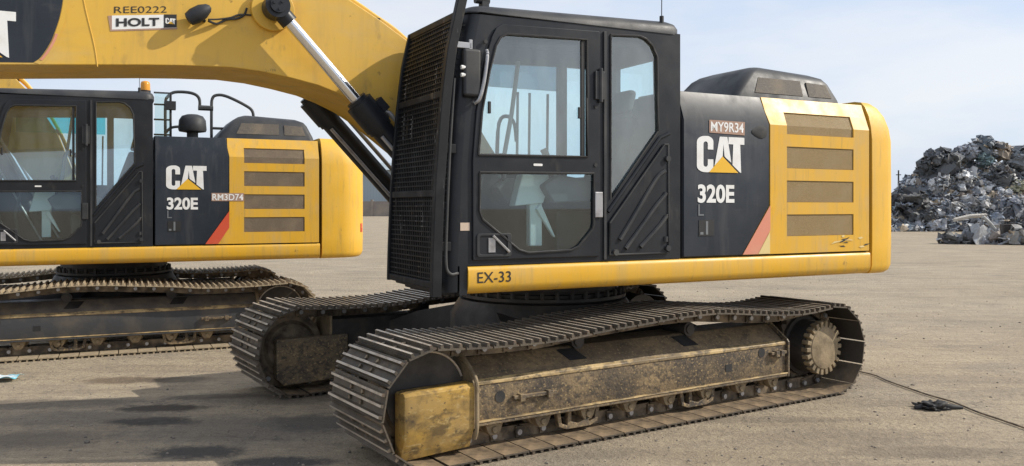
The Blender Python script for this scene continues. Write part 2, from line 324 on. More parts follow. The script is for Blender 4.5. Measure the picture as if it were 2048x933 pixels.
# ------------------------------------------------------------------ the ground
def ground_z(x, y):
    """the yard dips a few centimetres towards the back left"""
    d = max(0.0, min(1.0, (y + 0.5 * -x - 7.6) / 2.5)); d = d * d * (3 - 2 * d)
    d *= max(0.0, min(1.0, (1.0 - x) / 3.0))
    return -0.063 * d
def build_ground():
    bm = bmesh.new()
    xs = sorted(set([-1500, -600, -250, -100, -50, -25, -15] + [-10 + 0.5 * i for i in range(41)] + [15, 25, 50, 100, 250, 600, 1500]))
    ys = sorted(set([-300, -100, -30, -10, -3] + [0.5 * i for i in range(41)] + [25, 35, 50, 80, 150, 300, 700, 2500]))
    V = [[bm.verts.new((x, y, ground_z(x, y))) for x in xs] for y in ys]
    for j in range(len(ys) - 1):
        for i in range(len(xs) - 1): bm.faces.new((V[j][i], V[j][i + 1], V[j + 1][i + 1], V[j + 1][i]))
    m, nt, b = newmat('dusty_concrete')
    c = mixcol(nt, noise_mask(nt, 0.35, 0.35, 0.7, detail=8), (0.37, 0.30, 0.205), (0.47, 0.39, 0.275))
    c = mixcol(nt, mul(nt, noise_mask(nt, 1.4, 0.45, 0.72, 8, 0.65, (0.45, 1.5, 1), (3, 1, 0)), 0.65), c, (0.27, 0.215, 0.145))
    c = mixcol(nt, mul(nt, noise_mask(nt, 9, 0.5, 0.8, 6, 0.7, (0.5, 1.3, 1)), 0.8), c, (0.22, 0.175, 0.125))
    c = mixcol(nt, mul(nt, noise_mask(nt, 55, 0.52, 0.72, 4), 0.55), c, (0.50, 0.44, 0.35))
    c = mixcol(nt, mul(nt, noise_mask(nt, 38, 0.56, 0.72, 4, off=(7, 3, 0)), 0.7), c, (0.16, 0.13, 0.10))
    c = mixcol(nt, mul(nt, noise_mask(nt, 2.2, 0.50, 0.66, 9, 0.72, (0.25, 1.6, 1), (13, 4, 0)), 0.55), c, (0.20, 0.165, 0.125))     # scuffed tracks
    c = mixcol(nt, mul(nt, noise_mask(nt, 3.0, 0.54, 0.72, 9, 0.7, (0.7, 1, 1), (23, 4, 0)), 0.55), c, (0.52, 0.43, 0.29))            # pale dust drifts
    c = mixcol(nt, mul(nt, noise_mask(nt, 90, 0.48, 0.62, 4), 0.6), c, (0.19, 0.155, 0.12))
    tq = nt.nodes.new('ShaderNodeTexCoord'); cn = nnode(nt, 'ShaderNodeTexNoise', Scale=0.55, Detail=5, Roughness=0.55); nt.links.new(tq.outputs['Object'], cn.inputs['Vector'])
    ab = nt.nodes.new('ShaderNodeMath'); ab.operation = 'SUBTRACT'; ab.inputs[1].default_value = 0.5; nt.links.new(cn.outputs['Fac'], ab.inputs[0])
    a2 = nt.nodes.new('ShaderNodeMath'); a2.operation = 'ABSOLUTE'; nt.links.new(ab.outputs[0], a2.inputs[0])
    ck = nt.nodes.new('ShaderNodeMapRange'); ck.inputs[1].default_value = 0.0022; ck.inputs[2].default_value = 0.0006; nt.links.new(a2.outputs[0], ck.inputs[0])
    c = mixcol(nt, mul(nt, mul(nt, ck.outputs[0], noise_mask(nt, 1.1, 0.42, 0.6, 5)), 0.75), c, (0.09, 0.075, 0.06))                    # hairline cracks
    c = mixcol(nt, mul(nt, noise_mask(nt, 0.8, 0.50, 0.64, 9, 0.72, (0.8, 1.2, 1), (41, 7, 0)), 0.5), c, (0.19, 0.165, 0.135))       # old damp patches
    c = mixcol(nt, mul(nt, noise_mask(nt, 20, 0.56, 0.68, 6, 0.7, (0.6, 1, 1), (11, 17, 0)), 0.6), c, (0.13, 0.105, 0.08))
    # oil and water stains with shapes of their own, in front of the machines
    tcn = nt.nodes.new('ShaderNodeTexCoord')
    def blob(cx, cy, sx, sy, amt, colr, cin):
        mp = nt.nodes.new('ShaderNodeMapping'); mp.vector_type = 'POINT'
        mp.inputs['Location'].default_value = (-cx / sx, -cy / sy, 0); mp.inputs['Scale'].default_value = (1 / sx, 1 / sy, 0)
        ln = nt.nodes.new('ShaderNodeVectorMath'); ln.operation = 'LENGTH'
        nt.links.new(tcn.outputs['Object'], mp.inputs[0]); nt.links.new(mp.outputs[0], ln.inputs[0])
        nz = nnode(nt, 'ShaderNodeTexNoise', Scale=7.5, Detail=8, Roughness=0.78); nt.links.new(tcn.outputs['Object'], nz.inputs['Vector'])
        ad = nt.nodes.new('ShaderNodeMath'); ad.operation = 'MULTIPLY_ADD'; ad.inputs[1].default_value = 1.8
        nt.links.new(nz.outputs['Fac'], ad.inputs[0]); nt.links.new(ln.outputs['Value'], ad.inputs[2])
        r = nt.nodes.new('ShaderNodeMapRange'); r.inputs[1].default_value = 2.0; r.inputs[2].default_value = 1.5
        nt.links.new(ad.outputs[0], r.inputs[0])
        return mixcol(nt, mul(nt, r.outputs[0], amt), cin, colr)
    for (px, py, sx, sy, amt, colr) in STAINS:
        Y = 1.576 * 1706.03 / (py - 413.83); X = (px - 1024) / 1706.03 * Y
        c = blob(X, Y, sx, sy, amt, colr, c)
    nt.links.new(c, b.inputs['Base Color']); b.inputs['Roughness'].default_value = 0.86; b.inputs['Specular IOR Level'].default_value = 0.3
    nz = nnode(nt, 'ShaderNodeTexNoise', Scale=14, Detail=9, Roughness=0.7); nt.links.new(tcn.outputs['Object'], nz.inputs['Vector'])
    bp = nnode(nt, 'ShaderNodeBump', Strength=0.8, Distance=0.05); nt.links.new(nz.outputs['Fac'], bp.inputs['Height']); nt.links.new(bp.outputs[0], b.inputs['Normal'])
    o = bm_obj('ground', bm, m, smooth=True, ang=60); o['kind'] = 'structure'
STAINS = [(320, 815, 0.42, 0.16, 0.85, (0.035, 0.03, 0.027)), (300, 843, 0.38, 0.15, 0.9, (0.03, 0.027, 0.025)), (255, 748, 0.5, 0.2, 0.75, (0.14, 0.10, 0.065)),
          (345, 748, 0.45, 0.18, 0.6, (0.11, 0.09, 0.07)), (395, 905, 0.34, 0.17, 0.85, (0.05, 0.05, 0.052)), (560, 925, 0.35, 0.14, 0.85, (0.045, 0.045, 0.05)),
          (160, 835, 0.8, 0.3, 0.45, (0.13, 0.115, 0.1)), (60, 880, 0.6, 0.25, 0.5, (0.10, 0.085, 0.07)), (480, 860, 0.9, 0.45, 0.5, (0.12, 0.11, 0.10)),
          (530, 795, 0.9, 0.3, 0.5, (0.10, 0.09, 0.08)), (1650, 880, 0.7, 0.25, 0.4, (0.2, 0.16, 0.12)), (1900, 760, 1.2, 0.25, 0.35, (0.22, 0.18, 0.14)),
          (1850, 905, 0.7, 0.15, 0.5, (0.17, 0.135, 0.10)),
          (90, 800, 1.1, 0.22, 0.55, (0.085, 0.075, 0.065)), (640, 845, 0.45, 0.3, 0.6, (0.07, 0.065, 0.06)), (430, 790, 0.5, 0.12, 0.6, (0.075, 0.065, 0.055)), (1120, 905, 0.8, 0.16, 0.4, (0.16, 0.13, 0.1)), (1500, 840, 1.0, 0.12, 0.45, (0.17, 0.14, 0.105))]
build_ground()

# ------------------------------------------------------------------ the excavator
S = -1.372            # the plane of the left side
def build_side_hood(root, near):
    """engine house behind the cab: yellow inner body, dark front panel, yellow louvred door, chamfered top edge"""
    prof = lambda s: [(S * s + 0.014 * s, 1.19), (S * s + 0.014 * s, 2.23), (-1.275 * s, 2.452), (-1.15 * s, 2.462)]
    bm = bmesh.new(); pr = prof(1) + [(-p[0], p[1]) for p in prof(1)][::-1]
    prism(bm, pr, 1.36, 2.445, 'x'); prism(bm, prof(1) + [(-0.80, 2.462), (-0.80, 1.19)], 0.425, 1.36, 'x')
    prism(bm, [(-0.80, 1.195), (1.358, 1.195), (1.358, 1.84), (-0.80, 1.84)], 0.43, 1.36, 'x'); body = bm_obj('engine_house', bm, 'black', root, bevel=0.012)
    def skin(pts, t=0.012):
        """outline (u,z) bent over the chamfer, as a plate t thick"""
        def q(u, z, off):
            if z <= 2.23: return (u, S + 0.014 - off, z)
            k = (z - 2.23) / 0.222
            return (u, S + 0.014 + 0.083 * k - off, z + off * 0.35)
        return q
    q = skin(None)
    def bent_plate(name, outline_low, outline_up, mat, parent, holes=()):
        bm = bmesh.new()
        for ol in (outline_low, outline_up):
            A = [bm.verts.new(q(u, z, 0.0)) for u, z in ol]; B = [bm.verts.new(q(u, z, 0.013)) for u, z in ol]; n = len(ol)
            bm.faces.new(B)
            for i in range(n):
                if abs(ol[i][1] - 2.23) < 1e-4 and abs(ol[(i + 1) % n][1] - 2.23) < 1e-4: continue
                bm.faces.new((A[i], A[(i + 1) % n], B[(i + 1) % n], B[i]))
        bmesh.ops.remove_doubles(bm, verts=bm.verts[:], dist=1e-4)
        return bm_obj(name, bm, mat, parent, bevel=0.004)
    dark = bent_plate('dark_panel', [(0.432, 1.20), (1.008, 1.20), (1.290, 1.585), (1.290, 2.23), (0.432, 2.23)],
                      [(0.432, 2.23), (1.290, 2.23), (1.268, 2.450), (0.432, 2.450)], 'panel', root)
    yo = S - 0.0005
    # yellow door with four recessed vents
    us = [1.302, 1.482, 2.25, 2.440]; zs = [1.20, 1.338, 1.513, 1.612, 1.787, 1.886, 2.061, 2.160, 2.23, 2.335, 2.450]
    vent_rows = {1: 0, 3: 1, 5: 2, 7: 3, 8: 3}
    bm = bmesh.new(); off = 0.013
    V = {}
    def vv(i, j, o=off):
        k = (i, j, o)
        if k not in V: V[k] = bm.verts.new(q(us[i] - (0.02 if i == 0 and zs[j] > 2.3 else 0), zs[j], o))
        return V[k]
    for j in range(len(zs) - 1):
        for i in range(3):
            if i == 1 and j in vent_rows: continue
            bm.faces.new((vv(i, j), vv(i + 1, j), vv(i + 1, j + 1), vv(i, j + 1)))
    for grp in ([1], [3], [5], [7, 8]):
        a, b2 = grp[0], grp[-1] + 1
        for j in grp:
            for i in (1, 2): bm.faces.new((vv(i, j), vv(i, j + 1), vv(i, j + 1, -0.006), vv(i, j, -0.006)))
        for j in (a, b2): bm.faces.new((vv(1, j), vv(2, j), vv(2, j, -0.006), vv(1, j, -0.006)))
    for j in range(len(zs) - 1):
        for i in (0, 3): bm.faces.new((vv(i, j), vv(i, j + 1), vv(i, j + 1, 0.0), vv(i, j, 0.0)))
    # triangle under the slanted stripe
    tri = [(1.018, 1.20), (1.302, 1.20), (1.302, 1.587)]
    A = [bm.verts.new(q(u, z, off)) for u, z in tri]; B = [bm.verts.new(q(u, z, 0.0)) for u, z in tri]
    bm.faces.new(A)
    for i in (0, 2): bm.faces.new((A[i], A[(i + 1) % 3], B[(i + 1) % 3], B[i]))
    door = bm_obj('engine_door', bm, 'yellow', root)
    for a, b2 in ((1.338, 1.513), (1.612, 1.787), (1.886, 2.061)):
        bm = bmesh.new(); box(bm, 1.484, 2.248, S + 0.007, S + 0.013, a + 0.002, b2 - 0.002)
        bm_obj('vent_grille', bm, 'grille' if near else 'grille_far', door)
    bm = bmesh.new(); a, b2 = 1.484, 2.248; lp = []
    for z in (2.162, 2.23, 2.333): lp.append([q(a, z, 0.004), q(b2, z, 0.004), q(b2, z, 0.0012), q(a, z, 0.0012)])
    loft(bm, lp); bm_obj('vent_grille', bm, 'grille' if near else 'grille_far', door)
    # stripe
    flat('stripe', [[(1.012, 1.203), (1.168, 1.203), (1.300, 1.392), (1.300, 1.588)]], S - 0.0012, 'faded_red' if near else 'red', door)
    if near:                                      # scraped lower rear corner of the door
        rs = random.Random(4)
        for k in range(10):
            u, z = rs.uniform(2.02, 2.41), rs.uniform(1.235, 1.335); w, h = rs.uniform(0.02, 0.075), rs.uniform(0.004, 0.014); sl = rs.uniform(-0.25, 0.5)
            flat('scrape', [[(u - w, z - w * sl), (u - w * .3, z - h + rs.uniform(-.005, .005)), (u + w * .6, z - h * .4 + w * sl * .5), (u + w, z + w * sl), (u + w * .4, z + h), (u - w * .5, z + h * .6)]], S - 0.0012 - 0.0003 * k, rs.choice(['cream', 'cream', 'ink', 'tag_pale', 'rubber']), door, 0.0003)
    if near: flat('stripe', [[(1.172, 1.203), (1.296, 1.203), (1.296, 1.378)]], S - 0.0012, 'cream', door)
    # the lettering
    logo(dark, 0.555, 1.838, 0.472, 0.275, yo)
    text('lettering', '320E', 0.563, 0.925, 1.605, 1.745, yo - 0.002, 'white', dark, bold=0.034)
    text('lettering', 'L', 0.569, 0.622, 1.508, 1.600 - 0.005, yo - 0.002, 'grey_vinyl', dark, bold=0.0)
    # small pictogram: dark box, two bars and a pale corner
    flat('pictogram', [[(0.574, 1.354), (0.725, 1.354), (0.725, 1.474), (0.574, 1.474)]], yo - 0.0005, 'ink', dark)
    flat('pictogram', [[(0.586, 1.364), (0.616, 1.364), (0.616, 1.384), (0.586, 1.384)], [(0.640, 1.364), (0.662, 1.364), (0.662, 1.466), (0.640, 1.466)]], yo - 0.0025, 'grey_vinyl', dark)
    if near:
        flat('tag_plate', [[(0.676, 2.140), (1.030, 2.132), (1.032, 2.236), (0.676, 2.238)]], yo - 0.0005, 'sticker_bg', dark)
        text('lettering', 'MY9R34', 0.690, 1.018, 2.150, 2.226, yo - 0.0035, 'white', dark, bold=0.016)
        # dent at the top rear corner of the dark panel
        bm = bmesh.new(); bmesh.ops.create_icosphere(bm, subdivisions=2, radius=1.0)
        for v in bm.verts: v.co = Vector((1.185 + v.co.x * 0.085, S - 0.0015 + v.co.y * 0.004, 2.165 + v.co.z * 0.05 * (1 + 0.4 * v.co.x))) 
        bm_obj('dent', bm, 'rubber', dark, smooth=True)
    else:
        flat('tag_plate', [[(1.085, 1.705), (1.48, 1.705), (1.48, 1.80), (1.085, 1.80)]], yo - 0.0005, 'sticker_bg', door)
        text('lettering', 'RM3D74', 1.095, 1.47, 1.714, 1.79, yo - 0.0035, 'white', door, bold=0.016)
    return body

def build_counterweight(root, near):
    half = [(2.482, -1.370), (2.68, -1.364), (2.755, -1.342), (2.815, -1.295), (2.87, -1.225), (2.93, -1.09), (2.98, -0.85), (3.01, -0.4), (3.02, 0)]
    if not near: half = [(2.482 + (x - 2.482) * 1.42, y) for x, y in half]
    half += [(p[0], -p[1]) for p in half[:-1]][::-1]
    def ins(d, z, tilt=0.0): return [(max(2.482, x - d), y * (1 - 0.62 * d), z) for x, y in half]
    bm = bmesh.new()
    loft(bm, [ins(0.13, 0.995), ins(0.05, 1.0), ins(0.02, 1.025), ins(0.004, 1.07), ins(0.0, 1.25), ins(0.0, 1.8), ins(0.002, 2.15), ins(0.016, 2.26), ins(0.045, 2.36), ins(0.09, 2.44), ins(0.14, 2.485), ins(0.22, 2.497)])
    o = bm_obj('counterweight', bm, 'yellow_bright', root, smooth=True, ang=50)
    if not near:                                 # small red mark on the rounded corner
        bm = bmesh.new(); t_ = Vector((0.08, 0.135, 0)).normalized(); c_ = Vector((2.482 + (2.90 - 2.482) * 1.42, -1.1575, 1.37)); n_ = Vector((t_.y, -t_.x, 0))
        mt = Matrix.Translation(c_ + n_ * 0.002) @ Matrix(((t_.x, n_.x, 0), (t_.y, n_.y, 0), (0, 0, 1))).to_4x4()
        box(bm, -0.045, -0.015, -0.004, 0.004, -0.055, 0.055, 0, mt); box(bm, -0.014, 0.035, -0.004, 0.004, 0.0, 0.055, 0, mt); box(bm, 0.0, 0.045, -0.004, 0.004, -0.055, -0.002, 0, mt)
        bm_obj('marking', bm, 'red', o)
    return o

def build_intake(root):
    """black air cleaner cover on the engine house, with two mesh windows in its side"""
    y0, y1 = -1.08, -0.18
    bm = bmesh.new()
    lp = []
    for (z, ul, ur, ya, yb) in ((2.455, 1.18, 2.46, y0, y1), (2.52, 1.22, 2.44, y0 + 0.012, y1 - 0.01), (2.70, 1.40, 2.37, y0 + 0.06, y1 - 0.06), (2.745, 1.47, 2.33, y0 + 0.09, y1 - 0.09), (2.775, 1.55, 2.25, y0 + 0.16, y1 - 0.16)):
        r = 0.07; pts = arc(ur - r, ya + r, r, -90, 0, 4) + arc(ur - r, yb - r, r, 0, 90, 4) + arc(ul + r, yb - r, r, 90, 180, 4) + arc(ul + r, ya + r, r, 180, 270, 4)
        lp.append([(p[0], p[1], z - 0.045 * (p[0] - 1.5) * (1 if z > 2.6 else 0)) for p in pts])
    loft(bm, lp); o = bm_obj('intake_cover', bm, 'plastic', root, smooth=True, ang=40)
    def side(z): return y0 + 0.012 + (z - 2.52) / 0.18 * 0.048 if z > 2.52 else y0 + (z - 2.455) / 0.065 * 0.012
    for (a, b2, c, d) in ((1.43, 1.50, 1.98, 1.98), (2.05, 2.05, 2.30, 2.26)):
        bm = bmesh.new(); A = [(a, side(2.53) - 0.004, 2.53), (d, side(2.53) - 0.004, 2.53), (c, side(2.67) - 0.004, 2.665), (b2, side(2.67) - 0.004, 2.665)]
        if a > 2: A = [(2.05, side(2.53) - 0.004, 2.53), (2.33, side(2.53) - 0.004, 2.53), (2.29, side(2.66) - 0.004, 2.648), (2.05, side(2.66) - 0.004, 2.656)]
        B = [(p[0], p[1] + 0.012, p[2]) for p in A]
        loft(bm, [A, B]); bm_obj('intake_grille', bm, 'grille_dark', o)
    return o

def uf(z):      # front of the cab in side view
    T = [(1.0, -1.515), (1.2, -1.512), (1.7, -1.492), (2.2, -1.455), (2.55, -1.415), (2.75, -1.37), (3.1, -1.29)]
    for (a, ua), (b2, ub) in zip(T, T[1:]):
        if z <= b2: return ua + (ub - ua) * (z - a) / (b2 - a)
    return T[-1][1]
def build_cab(root, near):
    cab_y0, cab_y1 = S + 0.008, -0.40
    door_o = [(-1.31, 1.225), (-1.312, 1.88), (-1.285, 2.20), (-1.225, 2.52), (-1.172, 2.70), (-1.14, 2.76), (-1.09, 2.79), (-0.325, 2.815), (-0.325, 1.225)]
    quarter = [(-0.222, 2.80), (0.03, 2.815), (0.09, 2.80), (0.15, 2.755), (0.188, 2.68), (0.20, 2.13), (-0.222, 1.63)]
    opening = [(-1.30, 1.24), (-1.30, 1.88), (-1.27, 2.20), (-1.21, 2.52), (-1.16, 2.69), (-1.13, 2.745), (-1.08, 2.775), (-0.335, 2.80), (-0.335, 1.24)]
    def edge(off, zs=(1.19, 1.5, 1.9, 2.2, 2.5, 2.7, 2.84)): return [(uf(z) + off, z) for z in zs]
    bm = bmesh.new()
    outer = edge(0.10) + [(0.405, 2.865), (0.405, 1.19)]
    plate(bm, outer, [opening, quarter], cab_y0, cab_y0 + 0.05)
    rightw = [(-1.29, 1.90), (-1.24, 2.25), (-1.16, 2.68), (-0.10, 2.72), (-0.10, 1.90)]
    rightq = [(-0.02, 1.75), (-0.02, 2.72), (0.30, 2.72), (0.33, 1.75)]
    plate(bm, outer, [rightw, rightq], cab_y1 - 0.04, cab_y1)
    # rounded front corners
    for (yc, sgn) in ((cab_y0 + 0.10, -1), (cab_y1 - 0.10, 1)):
        lp = []
        for z in (1.02, 1.19, 1.5, 1.9, 2.2, 2.5, 2.7, 2.84):
            o_ = [(uf(z) + 0.10 - 0.10 * math.sin(R(t)), yc + sgn * 0.10 * math.cos(R(t)), z) for t in (0, 15, 30, 45, 60, 75, 90)]
            i_ = [(uf(z) + 0.10 - 0.05 * math.sin(R(t)), yc + sgn * 0.05 * math.cos(R(t)), z) for t in (90, 60, 30, 0)]
            lp.append(o_ + i_)
        loft(bm, lp)
    # front cross members, rear wall with a window, floor
    fy0, fy1 = cab_y0 + 0.08, cab_y1 - 0.08
    for z0, z1 in ((1.02, 1.30), (2.70, 2.84)):
        lp = [[(uf(z), fy0, z), (uf(z), fy1, z), (uf(z) + 0.05, fy1, z), (uf(z) + 0.05, fy0, z)] for z in (z0, (z0 + z1) / 2, z1)]; loft(bm, lp)
    for (ya, yb, za, zb) in ((cab_y0 + 0.05, cab_y1 - 0.04, 1.19, 2.43), (cab_y0 + 0.05, cab_y1 - 0.04, 2.71, 2.86), (cab_y0 + 0.05, -1.13, 2.43, 2.71), (-0.60, cab_y1 - 0.04, 2.43, 2.71)):
        box(bm, 0.35, 0.40, ya, yb, za, zb)
    box(bm, -1.40, 0.35, cab_y0 + 0.05, cab_y1 - 0.04, 1.02, 1.22)
    prism(bm, [(-1.40, 1.0), (-1.345, 1.0), (-1.345, 1.19), (-1.40, 1.19)], cab_y0, cab_y0 + 0.3)
    cab = bm_obj('cab', bm, 'black', root, smooth=True, ang=30)
    # roof slab
    bm = bmesh.new(); lp = []
    for (z, d) in ((2.815, 0.03), (2.825, 0.0), (2.90, 0.0), (2.935, 0.018), (2.955, 0.055), (2.962, 0.13)):
        x0, x1, ya, yb, r = -1.36 + d * 1.3, 0.425 - d, cab_y0 - 0.006 + d, cab_y1 + 0.006 - d, 0.10
        r2 = max(0.03, r - d * 0.3); pts = arc(x1 - r2, ya + r2, r2, -90, 0, 4) + arc(x1 - r2, yb - r2, r2, 0, 90, 4) + arc(x0 + r2, yb - r2, r2, 90, 180, 4) + arc(x0 + r2, ya + r2, r2, 180, 270, 4)
        lp.append([(p[0], p[1], z - 0.055 * max(0.0, (-0.35 - p[0])) * (1 if z > 2.83 else 0.0) + (0.03 if z < 2.83 else 0)) for p in pts])
    loft(bm, lp); bm_obj('roof', bm, 'plastic', cab, smooth=True, ang=45)
    # door
    wu = [(-1.272, 1.915), (-1.245, 2.20), (-1.19, 2.47), (-1.145, 2.64), (-1.11, 2.70), (-1.06, 2.725), (-0.43, 2.745), (-0.43, 1.925)]
    wlow = [(-1.262, 1.80), (-1.266, 1.55), (-1.24, 1.49), (-0.97, 1.285), (-0.90, 1.265), (-0.56, 1.275), (-0.50, 1.30), (-0.385, 1.42), (-0.375, 1.46), (-0.375, 1.81)]
    bm = bmesh.new(); plate(bm, door_o, [wu, wlow], cab_y0 - 0.016, cab_y0 + 0.012)
    door = bm_obj('cab_door', bm, 'black', cab, bevel=0.006)
    for w_ in (wu, wlow):
        bm = bmesh.new(); cx = sum(p[0] for p in w_) / len(w_); cz = sum(p[1] for p in w_) / len(w_)
        prism(bm, [(cx + (p[0] - cx) * 0.999, cz + (p[1] - cz) * 0.999) for p in w_], cab_y0 - 0.004, cab_y0 + 0.002); bm_obj('window_pane', bm, 'glass_upper' if w_ is wu else 'glass', door)
        bm = bmesh.new(); loop = [(p[0], cab_y0 - 0.017, p[1]) for p in w_]; loop.append(loop[0])
        tube(bm, [Vector(loop[i]).lerp(Vector(loop[i + 1]), t) for i in range(len(loop) - 1) for t in (0, 0.5)] + [Vector(loop[-1])], 0.009, 6)
        bm_obj('window_seal', bm, 'rubber', door, smooth=True)
    # sliding sash edge, handle, hinges, latch, stickers
    bm = bmesh.new(); box(bm, -0.475, -0.447, cab_y0 - 0.014, cab_y0 + 0.006, 1.93, 2.735); bm_obj('sash_frame', bm, 'rubber', door)
    bm = bmesh.new(); plate(bm, rrect(-1.285, -1.03, 1.245, 1.40, 0.02), [rrect(-1.265, -1.06, 1.262, 1.385, 0.015)], cab_y0 - 0.024, cab_y0 - 0.012)
    box(bm, -1.262, -1.06, cab_y0 - 0.012, cab_y0 - 0.002, 1.263, 1.384)
    h_ = bm_obj('handle', bm, 'plastic', door, bevel=0.003)
    bm = bmesh.new(); box(bm, -1.20, -1.15, cab_y0 - 0.022, cab_y0 - 0.016, 1.275, 1.37); tube(bm, [(-1.17, cab_y0 - 0.026, 1.385), (-1.05, cab_y0 - 0.03, 1.275)], 0.009, 6); bm_obj('handle_grip', bm, 'bare', h_)
    for za, zb_ in ((2.33, 2.53), ):
        bm = bmesh.new(); box(bm, -0.37, -0.29, cab_y0 - 0.034, cab_y0 - 0.016, za, zb_); cyl(bm, (-0.325, cab_y0 - 0.032, za - 0.02), (-0.325, cab_y0 - 0.032, zb_ + 0.02), 0.016, 10); bm_obj('hinge', bm, 'plastic', door, bevel=0.004)
    bm = bmesh.new(); box(bm, -0.37, -0.305, cab_y0 - 0.03, cab_y0 - 0.016, 1.50, 1.68); bm_obj('hinge', bm, 'bare' if near else 'plastic', door, bevel=0.005)
    for uu, zz in ((-0.36, 2.28), (-0.36, 1.87), (-1.22, 2.66)):
        bm = bmesh.new(); cyl(bm, (uu, cab_y0 - 0.022, zz), (uu, cab_y0 - 0.014, zz), 0.014, 10); bm_obj('bolt', bm, 'rubber', door)
    flat('sticker', [rrect(-0.86, -0.79, 1.852, 1.868, 0.006)], cab_y0 - 0.017, 'white', door)
    if near: flat('sticker', [[(-1.395, 1.42), (-1.328, 1.42), (-1.328, 1.472), (-1.395, 1.472)], ], cab_y0 - 0.001, 'tag_pale', cab)
    # small catches inside the sliding window
    for uu in (-1.20, -0.50):
        bm = bmesh.new(); box(bm, uu, uu + 0.02, cab_y0 - 0.02, cab_y0 - 0.004, 2.19, 2.27); bm_obj('window_catch', bm, 'rubber', door, bevel=0.004)
    # quarter window
    bm = bmesh.new(); prism(bm, quarter, cab_y0 + 0.012, cab_y0 + 0.018); bm_obj('window_pane', bm, 'glass_upper', cab)
    bm = bmesh.new(); loop = [(p[0], cab_y0 - 0.001, p[1]) for p in quarter]; loop.append(loop[0]); tube(bm, [Vector(loop[i]).lerp(Vector(loop[i + 1]), t) for i in range(len(loop) - 1) for t in (0, 0.5)] + [Vector(loop[-1])], 0.009, 6); bm_obj('window_seal', bm, 'rubber', cab, smooth=True)
    # windscreen, right and rear panes
    bm = bmesh.new(); loft(bm, [[(uf(z) + 0.02, fy0, z), (uf(z) + 0.02, fy1, z), (uf(z) + 0.026, fy1, z), (uf(z) + 0.026, fy0, z)] for z in (1.30, 1.7, 2.2, 2.55, 2.70)]); bm_obj('windscreen', bm, 'glass_dark', cab)
    bm = bmesh.new(); prism(bm, rightw, cab_y1 - 0.02, cab_y1 - 0.014); prism(bm, rightq, cab_y1 - 0.02, cab_y1 - 0.014); bm_obj('window_pane', bm, 'glass_clear', cab)
    bm = bmesh.new(); box(bm, 0.372, 0.378, -1.13, -0.60, 2.43, 2.71); bm_obj('window_pane', bm, 'glass_clear', cab)
    # seams and rail at the door's rear
    bm = bmesh.new(); box(bm, -0.285, -0.262, cab_y0 - 0.012, cab_y0 - 0.001, 1.20, 2.82); bm_obj('door_post', bm, 'plastic', cab, bevel=0.004)
    # louvre panel
    lv = [(0.285, 2.035), (0.25, 2.035), (-0.235, 1.46), (-0.235, 1.235), (0.285, 1.235)]
    bm = bmesh.new(); prism(bm, lv, cab_y0 - 0.010, cab_y0 - 0.001); lo = bm_obj('louvre_panel', bm, 'black', cab, bevel=0.006)
    bm = bmesh.new(); lp = [(p[0], cab_y0 - 0.012, p[1]) for p in lv]; lp.append(lp[0]); tube(bm, lp, 0.008, 6)
    for k in range(5):
        o_ = 0.085 * k
        pts = [(0.255, 1.84 - o_ * 1.9), (0.19, 1.80 - o_ * 1.75), (0.11, 1.70 - o_ * 1.5), (0.02, 1.575 - o_ * 1.25), (-0.07, 1.45 - o_ * 0.98), (-0.15, 1.34 - o_ * 0.75)]
        pts = [(x + 0.05 * k * (1 if x < 0.2 else 0.3), z) for x, z in pts]; pts = [(min(x, 0.26), z) for x, z in pts if z > 1.265]
        if len(pts) < 3: continue
        tube(bm, smooth_path([(x, cab_y0 - 0.012, z) for x, z in pts], 4), 0.017, 8)
    bm_obj('louvre_rib', bm, 'plastic', lo, smooth=True)
    for uu, zz in ((0.275, 1.27), (0.275, 1.93), (-0.19, 1.25)):
        bm = bmesh.new(); cyl(bm, (uu, cab_y0 - 0.03, zz), (uu, cab_y0 - 0.005, zz), 0.022, 12); bm_obj('bolt', bm, 'plastic', lo, smooth=True)
    # diagonal bar over the louvre
    bm = bmesh.new(); tube(bm, [(-0.245, cab_y0 - 0.004, 1.54), (0.215, cab_y0 - 0.004, 2.085), (0.30, cab_y0 - 0.004, 2.12)], 0.014, 8); bm_obj('trim_bar', bm, 'black', cab, smooth=True)
    # antenna
    bm = bmesh.new(); cyl(bm, (0.255, cab_y0 + 0.03, 2.93), (0.255, cab_y0 + 0.03, 2.99), 0.016, 10); cyl(bm, (0.255, cab_y0 + 0.03, 2.99), (0.258, cab_y0 + 0.03, 3.5 if near else 3.35), 0.0035, 6); bm_obj('antenna', bm, 'rubber', cab)
    # inside: seat, consoles, levers
    ym = (cab_y0 + cab_y1) / 2
    bm = bmesh.new(); prism(bm, [(-0.52, 1.55), (-0.50, 1.66), (-0.06, 1.63), (0.0, 1.56)], ym - 0.22, ym + 0.22)
    prism(bm, [(-0.10, 1.62), (0.04, 1.62), (0.24, 2.26), (0.15, 2.29)], ym - 0.20, ym + 0.20)
    prism(bm, [(0.16, 2.30), (0.24, 2.30), (0.29, 2.48), (0.21, 2.49)], ym - 0.12, ym + 0.12)
    seat = bm_obj('seat', bm, 'seat', cab, bevel=0.04, seg=3)
    bm = bmesh.new(); box(bm, -0.50, -0.05, ym - 0.20, ym + 0.20, 1.22, 1.55); bm_obj('seat_base', bm, 'interior', seat, bevel=0.02)
